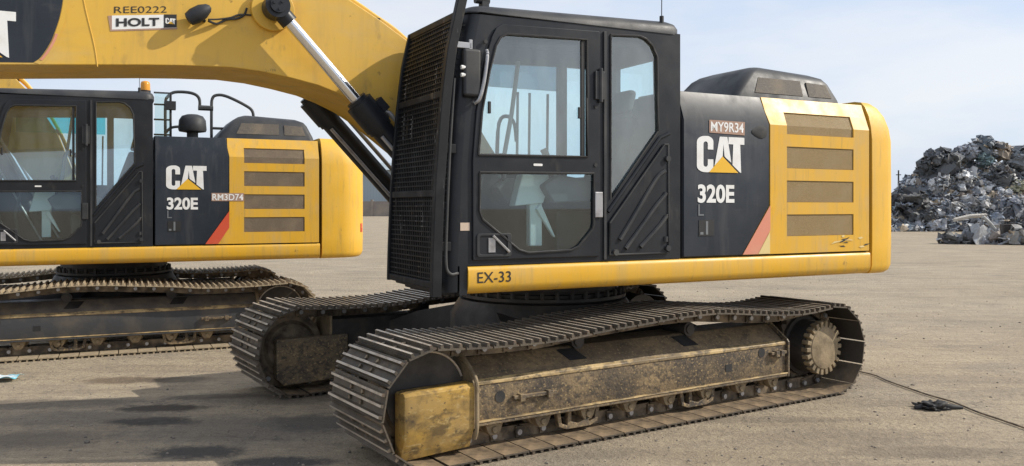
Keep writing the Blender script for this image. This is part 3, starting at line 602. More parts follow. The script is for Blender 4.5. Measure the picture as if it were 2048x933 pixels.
    for s in (-1, 1):
        bm = bmesh.new(); prism(bm, [(-0.74, 1.72), (-0.62, 1.80), (-0.15, 1.74), (-0.15, 1.62), (-0.66, 1.60)], ym + s * 0.36 - 0.07, ym + s * 0.36 + 0.07); c_ = bm_obj('console', bm, 'interior', cab, bevel=0.015)
        bm = bmesh.new(); tube(bm, [(-0.64, ym + s * 0.36, 1.78), (-0.66, ym + s * 0.36, 1.90), (-0.69, ym + s * 0.34, 1.98)], [0.018, 0.02, 0.028], 10); bm_obj('joystick', bm, 'rubber', c_, smooth=True)
    bm = bmesh.new(); prism(bm, [(-1.36, 1.22), (-1.38, 1.55), (-1.30, 1.55), (-1.22, 1.22)], ym - 0.05, cab_y1 - 0.05)
    for s in (-1, 1): tube(bm, [(-1.05, ym + s * 0.09, 1.22), (-1.10, ym + s * 0.09, 1.55), (-1.03, ym + s * 0.09, 1.86)], 0.012, 8)
    bm_obj('pedal_lever', bm, 'interior', cab)
    bm = bmesh.new(); box(bm, -0.80, -0.70, ym - 0.34, ym - 0.28, 1.30, 1.62); prism(bm, [(-0.93, 1.58), (-0.70, 1.60), (-0.64, 1.80), (-0.87, 1.80)], ym - 0.36, ym - 0.27); prism(bm, [(-0.76, 1.56), (-0.62, 1.36), (-0.60, 1.36), (-0.72, 1.60)], ym - 0.36, ym - 0.33)
    bm_obj('lever_lock', bm, 'interior_light', cab, bevel=0.01)
    bm = bmesh.new(); tube(bm, [(-0.50, cab_y1 - 0.09, 2.72), (-0.56, cab_y1 - 0.09, 2.3), (-0.66, cab_y1 - 0.09, 1.80)], 0.018, 8); bm_obj('grab_rail', bm, 'interior_light', cab, smooth=True)
    bm = bmesh.new()
    for q in (-0.44, -0.33, -0.16): tube(bm, [(q, cab_y1 + 0.05, 1.62), (q + 0.01, cab_y1 + 0.05, 2.50)], 0.011, 6)
    tube(bm, smooth_path([(-0.62, cab_y1 + 0.05, 1.9), (-0.60, cab_y1 + 0.05, 2.24), (-0.52, cab_y1 + 0.05, 2.30), (-0.46, cab_y1 + 0.05, 2.24), (-0.44, cab_y1 + 0.05, 2.1)], 4), 0.016, 6); bm_obj('hand_rail', bm, 'rubber', cab, smooth=True)
    bm = bmesh.new(); box(bm, -1.36, -1.30, cab_y1 - 0.30, cab_y1 - 0.06, 1.78, 1.98); bm_obj('monitor', bm, 'rubber', cab, bevel=0.01)
    bm = bmesh.new(); box(bm, -1.13, -0.12, cab_y1 - 0.07, cab_y1 - 0.062, 2.51, 2.72); bm_obj('sun_shade', bm, 'shade_film' if near else 'cyan', cab)
    return cab

def build_guard(root):
    """mesh guard in front of the windscreen with its mounting hardware"""
    ya, yb = S + 0.0, -0.575
    g = lambda z: uf(z) - 0.07
    zt = 2.80
    bm = bmesh.new()
    # wires
    nv, nh = 24, 52
    zr = [1.06 + (zt - 1.06) * i / 8 for i in range(9)]
    for i in range(nv):
        y = ya + (yb - ya) * (i + 0.5) / nv
        lp = [[(g(z) - 0.006, y - 0.006, z), (g(z) + 0.006, y - 0.006, z), (g(z) + 0.006, y + 0.006, z), (g(z) - 0.006, y + 0.006, z)] for z in zr]; loft(bm, lp)
    for i in range(nh):
        z = 1.08 + (zt - 1.1) * i / (nh - 1); box(bm, g(z) - 0.013, g(z) - 0.005, ya, yb, z - 0.004, z + 0.004)
    # visor mesh leaning forward over the top
    guard = bm_obj('cab_guard', bm, 'guard', root)
    bm = bmesh.new()
    for y, w in ((ya - 0.025, 0.05), (yb, 0.03)):
        lp = [[(g(z) - 0.03, y - w / 2, z), (g(z) + 0.035, y - w / 2, z), (g(z) + 0.035, y + w / 2, z), (g(z) - 0.03, y + w / 2, z)] for z in [1.0 if y < -1 else 1.05] + zr + [zt + (0.20 if y < -1 else 0.03)]]; loft(bm, lp)
    for z in (1.075, 1.66, 2.30, zt + 0.01): box(bm, g(z) - 0.022, g(z) + 0.02, ya, yb, z - 0.022, z + 0.022)
    for y in (ya + (yb - ya) * 0.36, ya + (yb - ya) * 0.70):
        lp = [[(g(z) + 0.006, y - 0.012, z), (g(z) + 0.022, y - 0.012, z), (g(z) + 0.022, y + 0.012, z), (g(z) + 0.006, y + 0.012, z)] for z in zr]; loft(bm, lp)
    bm_obj('guard_frame', bm, 'guard', guard, bevel=0.006)
    # side mesh between guard and cab, brackets
    bm = bmesh.new()
    zg = []
    for i in range(40):
        z = 1.25 + 1.5 * i / 39; zg += [(g(z) + 0.03, ya + 0.005, z), (uf(z) + 0.02, ya + 0.03, z + 0.012)]
    tube(bm, zg, 0.004, 5)
    bm_obj('side_mesh', bm, 'guard', guard)
    for z in (1.32, 1.95):
        bm = bmesh.new(); box(bm, g(z) + 0.02, uf(z) + 0.04, ya - 0.012, ya + 0.012, z - 0.03, z + 0.03); bm_obj('bracket', bm, 'guard', guard, bevel=0.004)
    bm = bmesh.new(); box(bm, g(2.58) + 0.03, uf(2.58) + 0.08, ya - 0.03, ya - 0.012, 2.60, 2.64); box(bm, uf(2.58) + 0.06, uf(2.58) + 0.085, ya - 0.03, ya - 0.012, 2.52, 2.66); bm_obj('bracket', bm, 'bare', guard, bevel=0.004)
    bm = bmesh.new(); tube(bm, [(uf(2.45) + 0.02, ya - 0.03, 2.475), (uf(2.45) + 0.09, ya - 0.03, 2.48), (uf(2.45) + 0.105, ya - 0.03, 2.455), (uf(2.45) + 0.09, ya - 0.03, 2.43), (uf(2.45) + 0.02, ya - 0.03, 2.425)], 0.014, 8); bm_obj('clamp', bm, 'white', guard, smooth=True)
    # black lamp housing on the pillar and the hand rail
    bm = bmesh.new(); box(bm, uf(2.45) + 0.035, uf(2.45) + 0.16, S - 0.045, S + 0.006, 2.29, 2.60); bm_obj('pillar_box', bm, 'plastic', guard, bevel=0.02, seg=3)
    bm = bmesh.new(); tube(bm, smooth_path([(uf(2.6) + 0.185, S - 0.02, 2.60), (uf(2.55) + 0.19, S - 0.045, 2.56), (uf(2.4) + 0.185, S - 0.045, 2.40), (uf(2.3) + 0.165, S - 0.04, 2.28), (uf(2.25) + 0.15, S - 0.01, 2.25)], 5), 0.012, 8); bm_obj('hand_rail', bm, 'bare', guard, smooth=True)
    bm = bmesh.new(); tube(bm, smooth_path([(g(2.4) + 0.05, S - 0.025, 2.4), (g(1.9) + 0.06, S - 0.03, 1.9), (g(1.4) + 0.065, S - 0.03, 1.4), (g(1.2) + 0.07, S - 0.035, 1.2), (g(1.15) + 0.10, S - 0.035, 1.145), (g(1.15) + 0.15, S - 0.02, 1.145), (g(1.15) + 0.165, S, 1.145)], 5), 0.010, 8); bm_obj('hose', bm, 'plastic', guard, smooth=True)
    # roof lamp bracket
    bm = bmesh.new(); box(bm, -1.19, -1.14, S + 0.1, S + 0.16, 2.90, 2.955); cyl(bm, (-1.23, S + 0.13, 2.965), (-1.13, S + 0.13, 2.965), 0.026, 12); bm_obj('bolt', bm, 'plastic', guard, smooth=True)
    return guard

def build_boom(root, near, raised=0.0):
    B0, B1 = -0.33, 0.33
    low = [(-5.75, 2.30), (-5.2, 2.35), (-4.6, 2.405), (-4.02, 2.445), (-3.58, 2.478), (-3.2, 2.507), (-2.95, 2.522), (-2.65, 2.533), (-2.45, 2.52), (-2.25, 2.49), (-2.05, 2.45), (-1.9, 2.40), (-1.75, 2.335), (-1.6, 2.245), (-1.3, 2.02), (-1.0, 1.78), (-0.62, 1.47)]
    top = [(-0.40, 1.36), (-0.36, 1.50), (-0.55, 1.90), (-0.95, 2.46), (-1.346, 2.824), (-1.584, 2.97), (-1.814, 3.093), (-2.2, 3.25), (-2.6, 3.34), (-3.1, 3.33), (-3.8, 3.22), (-4.6, 3.06), (-5.3, 2.90), (-5.75, 2.74)]
    bm = bmesh.new(); prism(bm, low + top, B0, B1); boom = bm_obj('boom', bm, 'yellow_boom', root, bevel=0.008)
    # welded edge strips along the top and hydraulic pipes
    bm = bmesh.new()
    for y in (-0.20, -0.12, 0.12, 0.20): tube(bm, smooth_path([(u, y, z + 0.05) for u, z in top[2:]], 4), 0.022, 8)
    bm_obj('boom_pipe', bm, 'yellow_boom', boom, smooth=True)
    bm = bmesh.new()
    for i in range(3, 13, 2): 
        u, z = top[i]; box(bm, u - 0.03, u + 0.03, -0.25, 0.25, z + 0.0, z + 0.03)
    bm_obj('pipe_clamp', bm, 'black', boom)
    bm = bmesh.new(); pr_ = [(-3.48, 2.475), (-3.50, 2.62), (-3.56, 2.90), (-3.6, 3.24)]
    tube(bm, smooth_path([(u, B0, z) for u, z in pr_], 4), 0.004, 6); bm_obj('weld_seam', bm, 'yellow_boom', boom, smooth=True)
    # pins at the foot
    bm = bmesh.new(); cyl(bm, (-0.5, -0.40, 1.44), (-0.5, 0.40, 1.44), 0.12, 24); bm_obj('foot_pin', bm, 'black', boom, smooth=True)
    # dark lettering field
    ed = smooth_path([(-3.838, 0, 2.474), (-3.80, 0, 2.51), (-3.75, 0, 2.60), (-3.715, 0, 2.70), (-3.69, 0, 2.80), (-3.675, 0, 2.92), (-3.67, 0, 3.10)], 3)
    edge = [(p.x, p.z) for p in ed]
    flat('lettering_field', [edge + [(-3.70, 3.18), (-4.9, 2.98), (-5.0, 2.42), (-4.55, 2.425), (-4.02, 2.462)]], B0 - 0.0005, 'panel', boom)
    flat('stripe', [[(p[0] + 0.004, p[1]) for p in edge] + [(p[0] + 0.034, p[1] - 0.01) for p in edge[::-1]]], B0 - 0.001, 'yellow_boom', boom)
    flat('stripe', [[(p[0] + 0.008, p[1]) for p in edge[2:9]] + [(p[0] + 0.022, p[1] - 0.004) for p in edge[2:9][::-1]]], B0 - 0.0035, 'faded_red', boom)
    logo(boom, -4.452, 2.492, 0.519, 0.285, B0 - 0.003)
    if near:
        sl = 0.118
        flat('name_plate', [[(-3.396, 2.722), (-3.004, 2.772), (-3.004, 2.860), (-3.396, 2.812)]], B0 - 0.0005, 'white', boom)
        flat('name_plate', [[(-3.405, 2.710), (-3.0, 2.762), (-3.0, 2.772), (-3.396, 2.722), (-3.396, 2.812), (-3.42, 2.808)]], B0 - 0.0008, 'sticker_bg', boom)
        flat('name_plate', [[(-3.083, 2.764), (-3.004, 2.774), (-3.004, 2.860), (-3.083, 2.852)]], B0 - 0.0025, 'ink', boom)
        text('lettering', 'HOLT', -3.372, -3.112, 2.742, 2.797, B0 - 0.0045, 'ink', boom, bold=0.035, slope=sl)
        lg = logo(boom, -3.074, 2.792, 0.062, 0.038, B0 - 0.005)
        text('lettering', 'REE0222', -3.383, -3.066, 2.829, 2.872, B0 - 0.002, 'ink', boom, bold=-0.004, slope=sl)
    # lamp and its cable
    bm = bmesh.new(); lathe(bm, [(0.02, -0.085), (0.045, -0.075), (0.055, -0.03), (0.05, 0.03), (0.03, 0.075), (0.012, 0.09)], (0, 0, 0), 'z', 18)
    bmesh.ops.transform(bm, matrix=Matrix.Translation((-2.875, B0 - 0.075, 2.865)) @ Matrix.Rotation(R(55), 4, 'Y') @ Matrix.Rotation(R(12), 4, 'X'), verts=bm.verts[:])
    lamp = bm_obj('work_lamp', bm, 'plastic', boom, smooth=True)
    bm = bmesh.new(); tube(bm, [(-2.83, B0, 2.835), (-2.835, B0 - 0.04, 2.83), (-2.86, B0 - 0.07, 2.85)], 0.012, 8); bm_obj('lamp_bracket', bm, 'black', lamp, smooth=True)
    bm = bmesh.new(); tube(bm, smooth_path([(-2.81, B0 - 0.06, 2.825), (-2.75, B0 - 0.02, 2.82), (-2.69, B0 - 0.012, 2.855), (-2.62, B0 - 0.015, 2.87), (-2.57, B0 - 0.012, 2.90), (-2.55, B0 - 0.012, 2.95)], 5), 0.008, 6)
    tube(bm, smooth_path([(-2.81, B0 - 0.06, 2.835), (-2.74, B0 - 0.03, 2.85), (-2.66, B0 - 0.015, 2.872), (-2.60, B0 - 0.01, 2.90), (-2.52, B0 - 0.008, 2.905)], 5), 0.006, 6); bm_obj('lamp_cable', bm, 'rubber', lamp, smooth=True)
    # pin boss
    for s in (-1, 1):
        bm = bmesh.new(); cyl(bm, (-2.376, s * 0.335, 2.955), (-2.376, s * 0.37, 2.955), 0.15, 28); bm_obj('pin_boss', bm, 'yellow_boom', boom, bevel=0.006)
    # cylinders
    P0 = Vector((-2.376, 0, 2.955)); d = Vector((0.546, 0, -0.584)).normalized()
    for s in (-1, 1):
        y = 0.455 * s; o_ = Vector((0, y, 0))
        bm = bmesh.new(); A = P0 + o_ + d * (0.96 if s < 0 else 0.79); cyl(bm, A, P0 + o_ + d * 2.55, 0.083, 24)
        cyl(bm, A - d * 0.10, A + d * 0.12, 0.104, 24); cyl(bm, A - d * 0.13, A - d * 0.10, 0.078, 24); cyl(bm, A + d * 0.12, A + d * 0.15, 0.094, 24)
        n_ = Vector((0.73, 0, 0.683))
        box(bm, -0.05, 0.05, -0.05, 0.05, -0.03, 0.045, mtx=Matrix.Translation(A + d * 0.02 + n_ * 0.10) @ d.to_track_quat('X', 'Z').to_matrix().to_4x4())
        c_ = bm_obj('boom_cylinder', bm, 'black', root, smooth=True, ang=40)
        bm = bmesh.new(); cyl(bm, P0 + o_ + d * 0.06, A, 0.043, 20); bm_obj('rod', bm, 'chrome', c_, smooth=True)
        bm = bmesh.new(); cyl(bm, P0 + Vector((0, y - 0.065, 0)), P0 + Vector((0, y + 0.065, 0)), 0.085, 24)
        cyl(bm, P0 + Vector((0, y - 0.085, 0)), P0 + Vector((0, y - 0.065, 0)), 0.055, 20); cyl(bm, P0 + o_ + d * 0.04, P0 + o_ + d * 0.14, 0.06, 20)
        for k in range(3):
            a = R(40 + 120 * k); cyl(bm, P0 + Vector((0.032 * math.cos(a), y - 0.094, 0.032 * math.sin(a))), P0 + Vector((0.032 * math.cos(a), y - 0.084, 0.032 * math.sin(a))), 0.010, 8)
        bm_obj('rod_eye', bm, 'black', c_, smooth=True)
        bm = bmesh.new(); e = n_ * 0.118 + Vector((0, -0.03, 0)); tube(bm, [A + e * 0.75 + d * 0.03, A + e + d * 0.10, A + e + d * 1.5], 0.017, 8)
        e2 = -n_ * 0.06 + Vector((0, -0.085, 0)); tube(bm, [A + e2 + d * 0.18, A + e2 + d * 1.5], 0.014, 8); bm_obj('cylinder_pipe', bm, 'bare', c_, smooth=True)
    # stick hanging from the boom's tip
    bm = bmesh.new(); prism(bm, [(-5.95, 2.95), (-5.60, 2.95), (-5.45, 2.35), (-5.62, 0.75), (-5.80, 0.60), (-5.92, 0.75), (-6.0, 2.40)], -0.20, 0.20)
    st = bm_obj('stick', bm, 'yellow_boom', root, bevel=0.01)
    bm = bmesh.new(); cyl(bm, (-5.68, -0.38, 2.5), (-5.68, 0.38, 2.5), 0.07, 18); bm_obj('stick_pin', bm, 'black', st, smooth=True)
    if raised:                                   # the whole boom swung up about its foot pin
        rot = Matrix.Rotation(raised, 3, 'Y'); foot = Vector((-0.5, 0, 1.44))
        for o in root.children:
            if o.name.split('.')[0] in ('boom', 'boom_cylinder', 'stick'): o.rotation_euler.y = raised; o.location = foot - rot @ foot
    # bracket carrying the boom foot
    bm = bmesh.new()
    for y in (-0.42, 0.38): prism(bm, [(-0.72, 1.19), (0.3, 1.19), (-0.25, 1.62), (-0.55, 1.62)], y, y + 0.05)
    bm_obj('boom_bracket', bm, 'yellow_boom', root, bevel=0.006)
    return boom

def track_path():
    fx, fz, fr = -1.865, 0.377, 0.355; rx, rz, rr = 1.885, 0.383, 0.361
    T = smooth_path([(fx, 0, 0.732), (-1.44, 0, 0.712), (-0.95, 0, 0.712), (-0.60, 0, 0.742), (-0.25, 0, 0.762), (0.10, 0, 0.783), (0.49, 0, 0.785), (0.82, 0, 0.758), (1.16, 0, 0.728), (1.5, 0, 0.716), (rx, 0, 0.744)], 8)
    pts = [(p.x, p.z) for p in T]
    pts += [(rx + rr * math.cos(R(a)), rz + rr * math.sin(R(a))) for a in range(84, -91, -6)]
    pts += [(rx + (fx - rx) * i / 30, 0.022) for i in range(1, 30)]
    pts += [(fx + fr * math.cos(R(a)), fz + fr * math.sin(R(a))) for a in range(270, 90, -6)]
    pts.append(pts[0]); L = [0.0]
    for a, b2 in zip(pts, pts[1:]): L.append(L[-1] + math.dist(a, b2))
    return pts, L
def along(pts, L, s):
    s %= L[-1]; lo = 0
    while L[lo + 1] < s: lo += 1
    k = (s - L[lo]) / (L[lo + 1] - L[lo]); a, b2 = pts[lo], pts[lo + 1]
    return a[0] + (b2[0] - a[0]) * k, a[1] + (b2[1] - a[1]) * k
NS = 50
SHOE = {}
def shoe_mesh(p, sunlit=False):
    if sunlit in SHOE: return SHOE[sunlit]
    bm = bmesh.new(); h = p / 2; w = 0.395
    # plate with a lip that laps the next shoe
    prof = [(-h + 0.005, -0.010), (h - 0.005, -0.010), (h - 0.005, 0.0), (-h + 0.016, 0.0), (-h + 0.005, 0.009)]
    prism(bm, prof, -w, w, 'y', 0)[2].material_index = 3
    for k, hh in ((-1, 0.026), (0, 0.024), (1, 0.026)):
        x = k * p / 3.05
        fs = prism(bm, [(x - 0.012, -0.001), (x + 0.012, -0.001), (x + 0.0075, hh), (x - 0.0075, hh)], -w + 0.004, w - 0.004, 'y', 0)
        fs[4].material_index = 1
    for sx in (-0.5, 0.5):
        for y in (-0.085, 0.085): cyl(bm, (sx * p / 3.05, y, 0.0), (sx * p / 3.05, y, 0.014), 0.014, 6, mi=2)
    # cut corner notches read as the small dark gaps along the edge
    me = bpy.data.meshes.new('track_shoe'); bmesh.ops.recalc_face_normals(bm, faces=bm.faces[:]); bm.to_mesh(me); bm.free()
    for q in (('steel_sunlit', 'steel_sunlit', 'chain', 'steel_sunlit') if sunlit else ('steel', 'worn_glint', 'chain', 'shoe_inner')): me.materials.append(M[q])
    SHOE[sunlit] = me; return me
def build_track(root, yc, out, rz, near, sx=1.0):
    """out: -1 when the outer side faces -y"""
    pts, L = track_path(); p = L[-1] / NS
    bm = bmesh.new()
    for i in range(NS):
        x, z = along(pts, L, i * p); x2, z2 = along(pts, L, i * p + 0.01); th = math.atan2(-(z2 - z), x2 - x)
        mt = Matrix.Translation((x, yc, z)) @ Matrix.Rotation(th, 4, 'Y')
        for s in (-1, 1):
            box(bm, -p * 0.56, p * 0.36, s * 0.085 - 0.016, s * 0.085 + 0.016, -0.098, -0.012, 0, mt)
            box(bm, p * 0.25, p * 0.55, s * 0.107 - 0.008, s * 0.107 + 0.008, -0.09, -0.02, 0, mt)
        A, B = mt @ Vector((p * 0.45, -0.12, -0.055)), mt @ Vector((p * 0.45, 0.12, -0.055)); cyl(bm, A, B, 0.026, 10)
        for q in (-0.135, 0.12): cyl(bm, mt @ Vector((p * 0.45, q, -0.055)), mt @ Vector((p * 0.45, q + 0.015, -0.055)), 0.019, 10, mi=1)
    tr = bm_obj('track', bm, ['chain', 'bare'], root, rotz=rz); tr.scale.x = sx
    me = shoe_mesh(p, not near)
    for i in range(NS):
        x, z = along(pts, L, i * p + p * 0.45); x1, z1 = along(pts, L, i * p + p * 0.05); x2, z2 = along(pts, L, i * p + p * 0.85)
        o = bpy.data.objects.new('track_shoe', me); COL.objects.link(o); o.parent = tr
        o.location = (x, yc, z); o.rotation_euler.y = math.atan2(-(z2 - z1), x2 - x1)
    # frame
    def y(v): return yc + out * v           # v grows outwards
    bm = bmesh.new(); prof = [(y(-0.20), 0.22), (y(0.235), 0.215), (y(0.24), 0.225), (y(0.24), 0.455), (y(0.225), 0.472), (y(0.05), 0.60), (y(-0.2), 0.60)]
    prism(bm, prof, -1.53, 1.42, 'x'); box(bm, -1.53, 1.42, min(y(0.18), y(0.262)), max(y(0.18), y(0.262)), 0.193, 0.216)
    fr = bm_obj('track_frame', bm, ('frame' if out == -1 else 'frame_dark') if near else 'frame_blue', root, bevel=0.008, rotz=rz); fr.scale.x = sx
    bm = bmesh.new(); prism(bm, [(y(0.236), 0.448), (y(0.247), 0.452), (y(0.245), 0.472), (y(0.222), 0.488), (y(0.212), 0.482)], -1.53, 1.42, 'x'); a, b2 = sorted((y(0.20), y(0.266))); box(bm, -1.53, 1.42, a, b2, 0.2165, 0.226)
    bm_obj('edge_strip', bm, 'ridge', fr, bevel=0.003)
    # end plates, slots, step bars, holes on the outer face
    bm = bmesh.new(); pp = [(y(-0.21), 0.19), (y(0.266), 0.19), (y(0.266), 0.475), (y(0.245), 0.50), (y(0.06), 0.63), (y(-0.21), 0.63)]
    prism(bm, pp, -1.553, -1.532, 'x'); tube(bm, smooth_path([(-1.545, y(0.10), 0.63), (-1.545, y(0.245), 0.535), (-1.545, y(0.292), 0.48), (-1.545, y(0.295), 0.40), (-1.545, y(0.295), 0.20), (-1.545, y(0.27), 0.13)], 5), 0.014, 8); bm_obj('end_plate', bm, 'hub', fr)
    bm = bmesh.new(); prism(bm, pp, 1.422, 1.443, 'x'); bm_obj('end_plate', bm, 'frame', fr, bevel=0.006)
    for u in (-0.66, 0.42):
        bm = bmesh.new(); A = []
        for (du, v, z) in ((-0.06, 0.165, 0.519), (0.085, 0.165, 0.519), (0.03, 0.075, 0.583), (-0.115, 0.075, 0.583)): A.append((u + du, y(v), z + 0.003))
        n_ = Vector((0, out * 0.59, 0.807)); loft(bm, [A, [tuple(Vector(q) - n_ * 0.01) for q in A]]); bm_obj('mud_slot', bm, 'rubber', fr)
        bm = bmesh.new(); cyl(bm, (u + 0.06, y(-0.12), 0.632), (u + 0.06, y(0.095), 0.632), 0.055, 20); cyl(bm, (u + 0.06, y(0.095), 0.632), (u + 0.06, y(0.108), 0.632), 0.036, 16); box(bm, u + 0.03, u + 0.09, min(y(-0.17), y(-0.1)), max(y(-0.17), y(-0.1)), 0.59, 0.66); bm_obj('carrier_roller', bm, 'frame_dark', fr, smooth=True)
    for (u0, u1, z) in ((-1.27, -0.91, 0.345), (1.20, 1.40, 0.395)):
        bm = bmesh.new(); a, b2 = sorted((y(0.242), y(0.272))); box(bm, u0 + 0.02, u1, a, b2, z - 0.012, z + 0.012)
        for q in (u0 + 0.06, u1 - 0.08): a, b2 = sorted((y(0.241), y(0.285))); box(bm, q, q + 0.04, a, b2, z - 0.028, z + 0.02)
        bm_obj('step_bar', bm, 'frame', fr, bevel=0.004)
        bm = bmesh.new(); cyl(bm, (u0 - 0.07, y(0.236), z + 0.015), (u0 - 0.07, y(0.244), z + 0.015), 0.038, 18); bm_obj('grease_hole', bm, 'rubber', fr)
    bm = bmesh.new(); a, b2 = sorted((y(0.235), y(0.243))); box(bm, 0.72, 0.79, a, b2, 0.30, 0.355); bm_obj('square_hole', bm, 'rubber', fr)
    # bottom rollers
    for k in range(8):
        u = -1.36 + k * 0.382
        bm = bmesh.new(); cyl(bm, (u, y(-0.13), 0.185), (u, y(0.13), 0.185), 0.078, 20); cyl(bm, (u, y(0.05), 0.185), (u, y(0.075), 0.185), 0.092, 20); cyl(bm, (u, y(0.13), 0.185), (u, y(0.165), 0.185), 0.052, 16)
        a, b2 = sorted((y(0.15), y(0.205))); prism(bm, [(u - 0.075, 0.20), (u - 0.05, 0.135), (u - 0.03, 0.108), (u + 0.03, 0.108), (u + 0.05, 0.135), (u + 0.075, 0.20)], a, b2)
        for q in (-0.05, 0.05): cyl(bm, (u + q, y(0.207), 0.185), (u + q, y(0.217), 0.185), 0.013, 6)
        cyl(bm, (u, y(0.20), 0.145), (u, y(0.218), 0.145), 0.022, 12)
        bm_obj('track_roller', bm, 'hub', fr, bevel=0.006)
    # guide guards: bowed straps that keep the chain in line
    for u in (-0.68, 0.46):
        bm = bmesh.new(); a, b2 = sorted((y(0.165), y(0.205)))
        plate(bm, [(u - 0.19, 0.205), (u - 0.165, 0.085), (u - 0.10, 0.062), (u + 0.10, 0.062), (u + 0.165, 0.085), (u + 0.19, 0.205)], [[(u - 0.155, 0.195), (u - 0.14, 0.105), (u - 0.095, 0.088), (u - 0.088, 0.195)], [(u - 0.06, 0.19), (u - 0.06, 0.11), (u, 0.09), (u + 0.06, 0.11), (u + 0.06, 0.19)], [(u + 0.155, 0.195), (u + 0.14, 0.105), (u + 0.095, 0.088), (u + 0.088, 0.195)]], a, b2)
        bm_obj('guide_guard', bm, 'frame', fr, bevel=0.004)
    # idler, its yoke cover, sprocket with hub
    bm = bmesh.new(); lathe(bm, [(0.08, -0.13), (0.20, -0.13), (0.23, -0.10), (0.262, -0.098), (0.262, -0.055), (0.295, -0.052), (0.295, 0.052), (0.262, 0.055), (0.262, 0.098), (0.23, 0.10), (0.20, 0.13), (0.08, 0.13)], (-1.865, yc, 0.377), 'y', 48)
    bm_obj('idler_wheel', bm, 'chain', fr, smooth=True)
    bm = bmesh.new(); a, b2 = sorted((y(0.125), y(0.14))); cyl(bm, (-1.82, a, 0.41), (-1.82, b2, 0.41), 0.27, 44); si = bm_obj('idler_shield', bm, 'frame_dark', fr, bevel=0.006)
    bm = bmesh.new(); tube(bm, [(-1.82 + 0.268 * math.cos(R(t)), y(0.142), 0.41 + 0.268 * math.sin(R(t))) for t in range(20, 166, 8)], 0.008, 6); bm_obj('shield_rim', bm, 'worn_glint', si, smooth=True)
    bm = bmesh.new()
    def nose(u, zt, zb, t): return [(u, y(0.17), zb), (u, y(0.225 - t * 0.5), zb), (u, y(0.285 - t), zb + 0.135), (u, y(0.285 - t), zt - 0.02), (u, y(0.262 - t), zt), (u, y(0.17), zt)]
    loft(bm, [nose(-2.045, 0.455, 0.06, 0.05), nose(-2.03, 0.462, 0.055, 0.012), nose(-2.0, 0.468, 0.05, 0.0), nose(-1.556, 0.475, 0.07, 0.0)])
    bm_obj('idler_cover', bm, 'nose' if out == -1 else 'frame', fr, bevel=0.004)
    bm = bmesh.new(); a, b2 = sorted((y(-0.17), y(-0.25))); prism(bm, [(-2.03, 0.14), (-1.97, 0.08), (-1.40, 0.10), (-1.40, 0.47), (-2.03, 0.47)], a, b2); bm_obj('inner_cover', bm, 'frame', fr, bevel=0.01)
    bm = bmesh.new(); c = (1.885, yc, 0.383); N = 21
    ring = []
    for i in range(N * 4):
        r = 0.315 if i % 4 in (1, 2) else 0.275; a = 2 * math.pi * i / (N * 4); ring.append((c[0] + r * math.cos(a), c[2] + r * math.sin(a)))
    prism(bm, ring, yc - 0.03, yc + 0.03); sp = bm_obj('sprocket', bm, 'chain', fr)
    bm = bmesh.new(); lathe(bm, [(0.185, -0.07), (0.185, -0.05), (0.183, -0.026), (0.172, -0.012), (0.10, 0.0), (0.05, 0.001)] if out == 1 else [(0.245, -0.23), (0.245, -0.20), (0.185, -0.19), (0.185, -0.030), (0.172, -0.012), (0.10, 0.0), (0.05, 0.001)][::-1] and [(0.05, -0.001), (0.10, 0.0), (0.172, 0.012), (0.183, 0.026), (0.185, 0.05), (0.185, 0.07)], (c[0], y(0.285), c[2]), 'y', 44)
    hb = bm_obj('final_drive', bm, 'hub', fr, smooth=True, ang=30)
    bm = bmesh.new()
    for k in range(22):
        a = 2 * math.pi * k / 22; q0, q1 = sorted((y(0.205), y(0.268)))
        box(bm, 0.165, 0.226, q0, q1, -0.017, 0.017, 0, Matrix.Translation((c[0], 0, c[2])) @ Matrix.Rotation(a, 4, 'Y'))
    bm_obj('hub_tooth_ring', bm, 'hub', hb, bevel=0.004)
    bm = bmesh.new(); cyl(bm, (c[0], y(-0.36), c[2]), (c[0], y(0.06), c[2]), 0.255, 32); cyl(bm, (c[0], y(0.05), c[2]), (c[0], y(0.212), c[2]), 0.222, 32); box(bm, 1.40, 1.90, min(y(-0.2), y(-0.05)), max(y(-0.2), y(-0.05)), 0.22, 0.56); bm_obj('drive_housing', bm, 'frame_dark', fr, smooth=True, ang=40)
    return tr

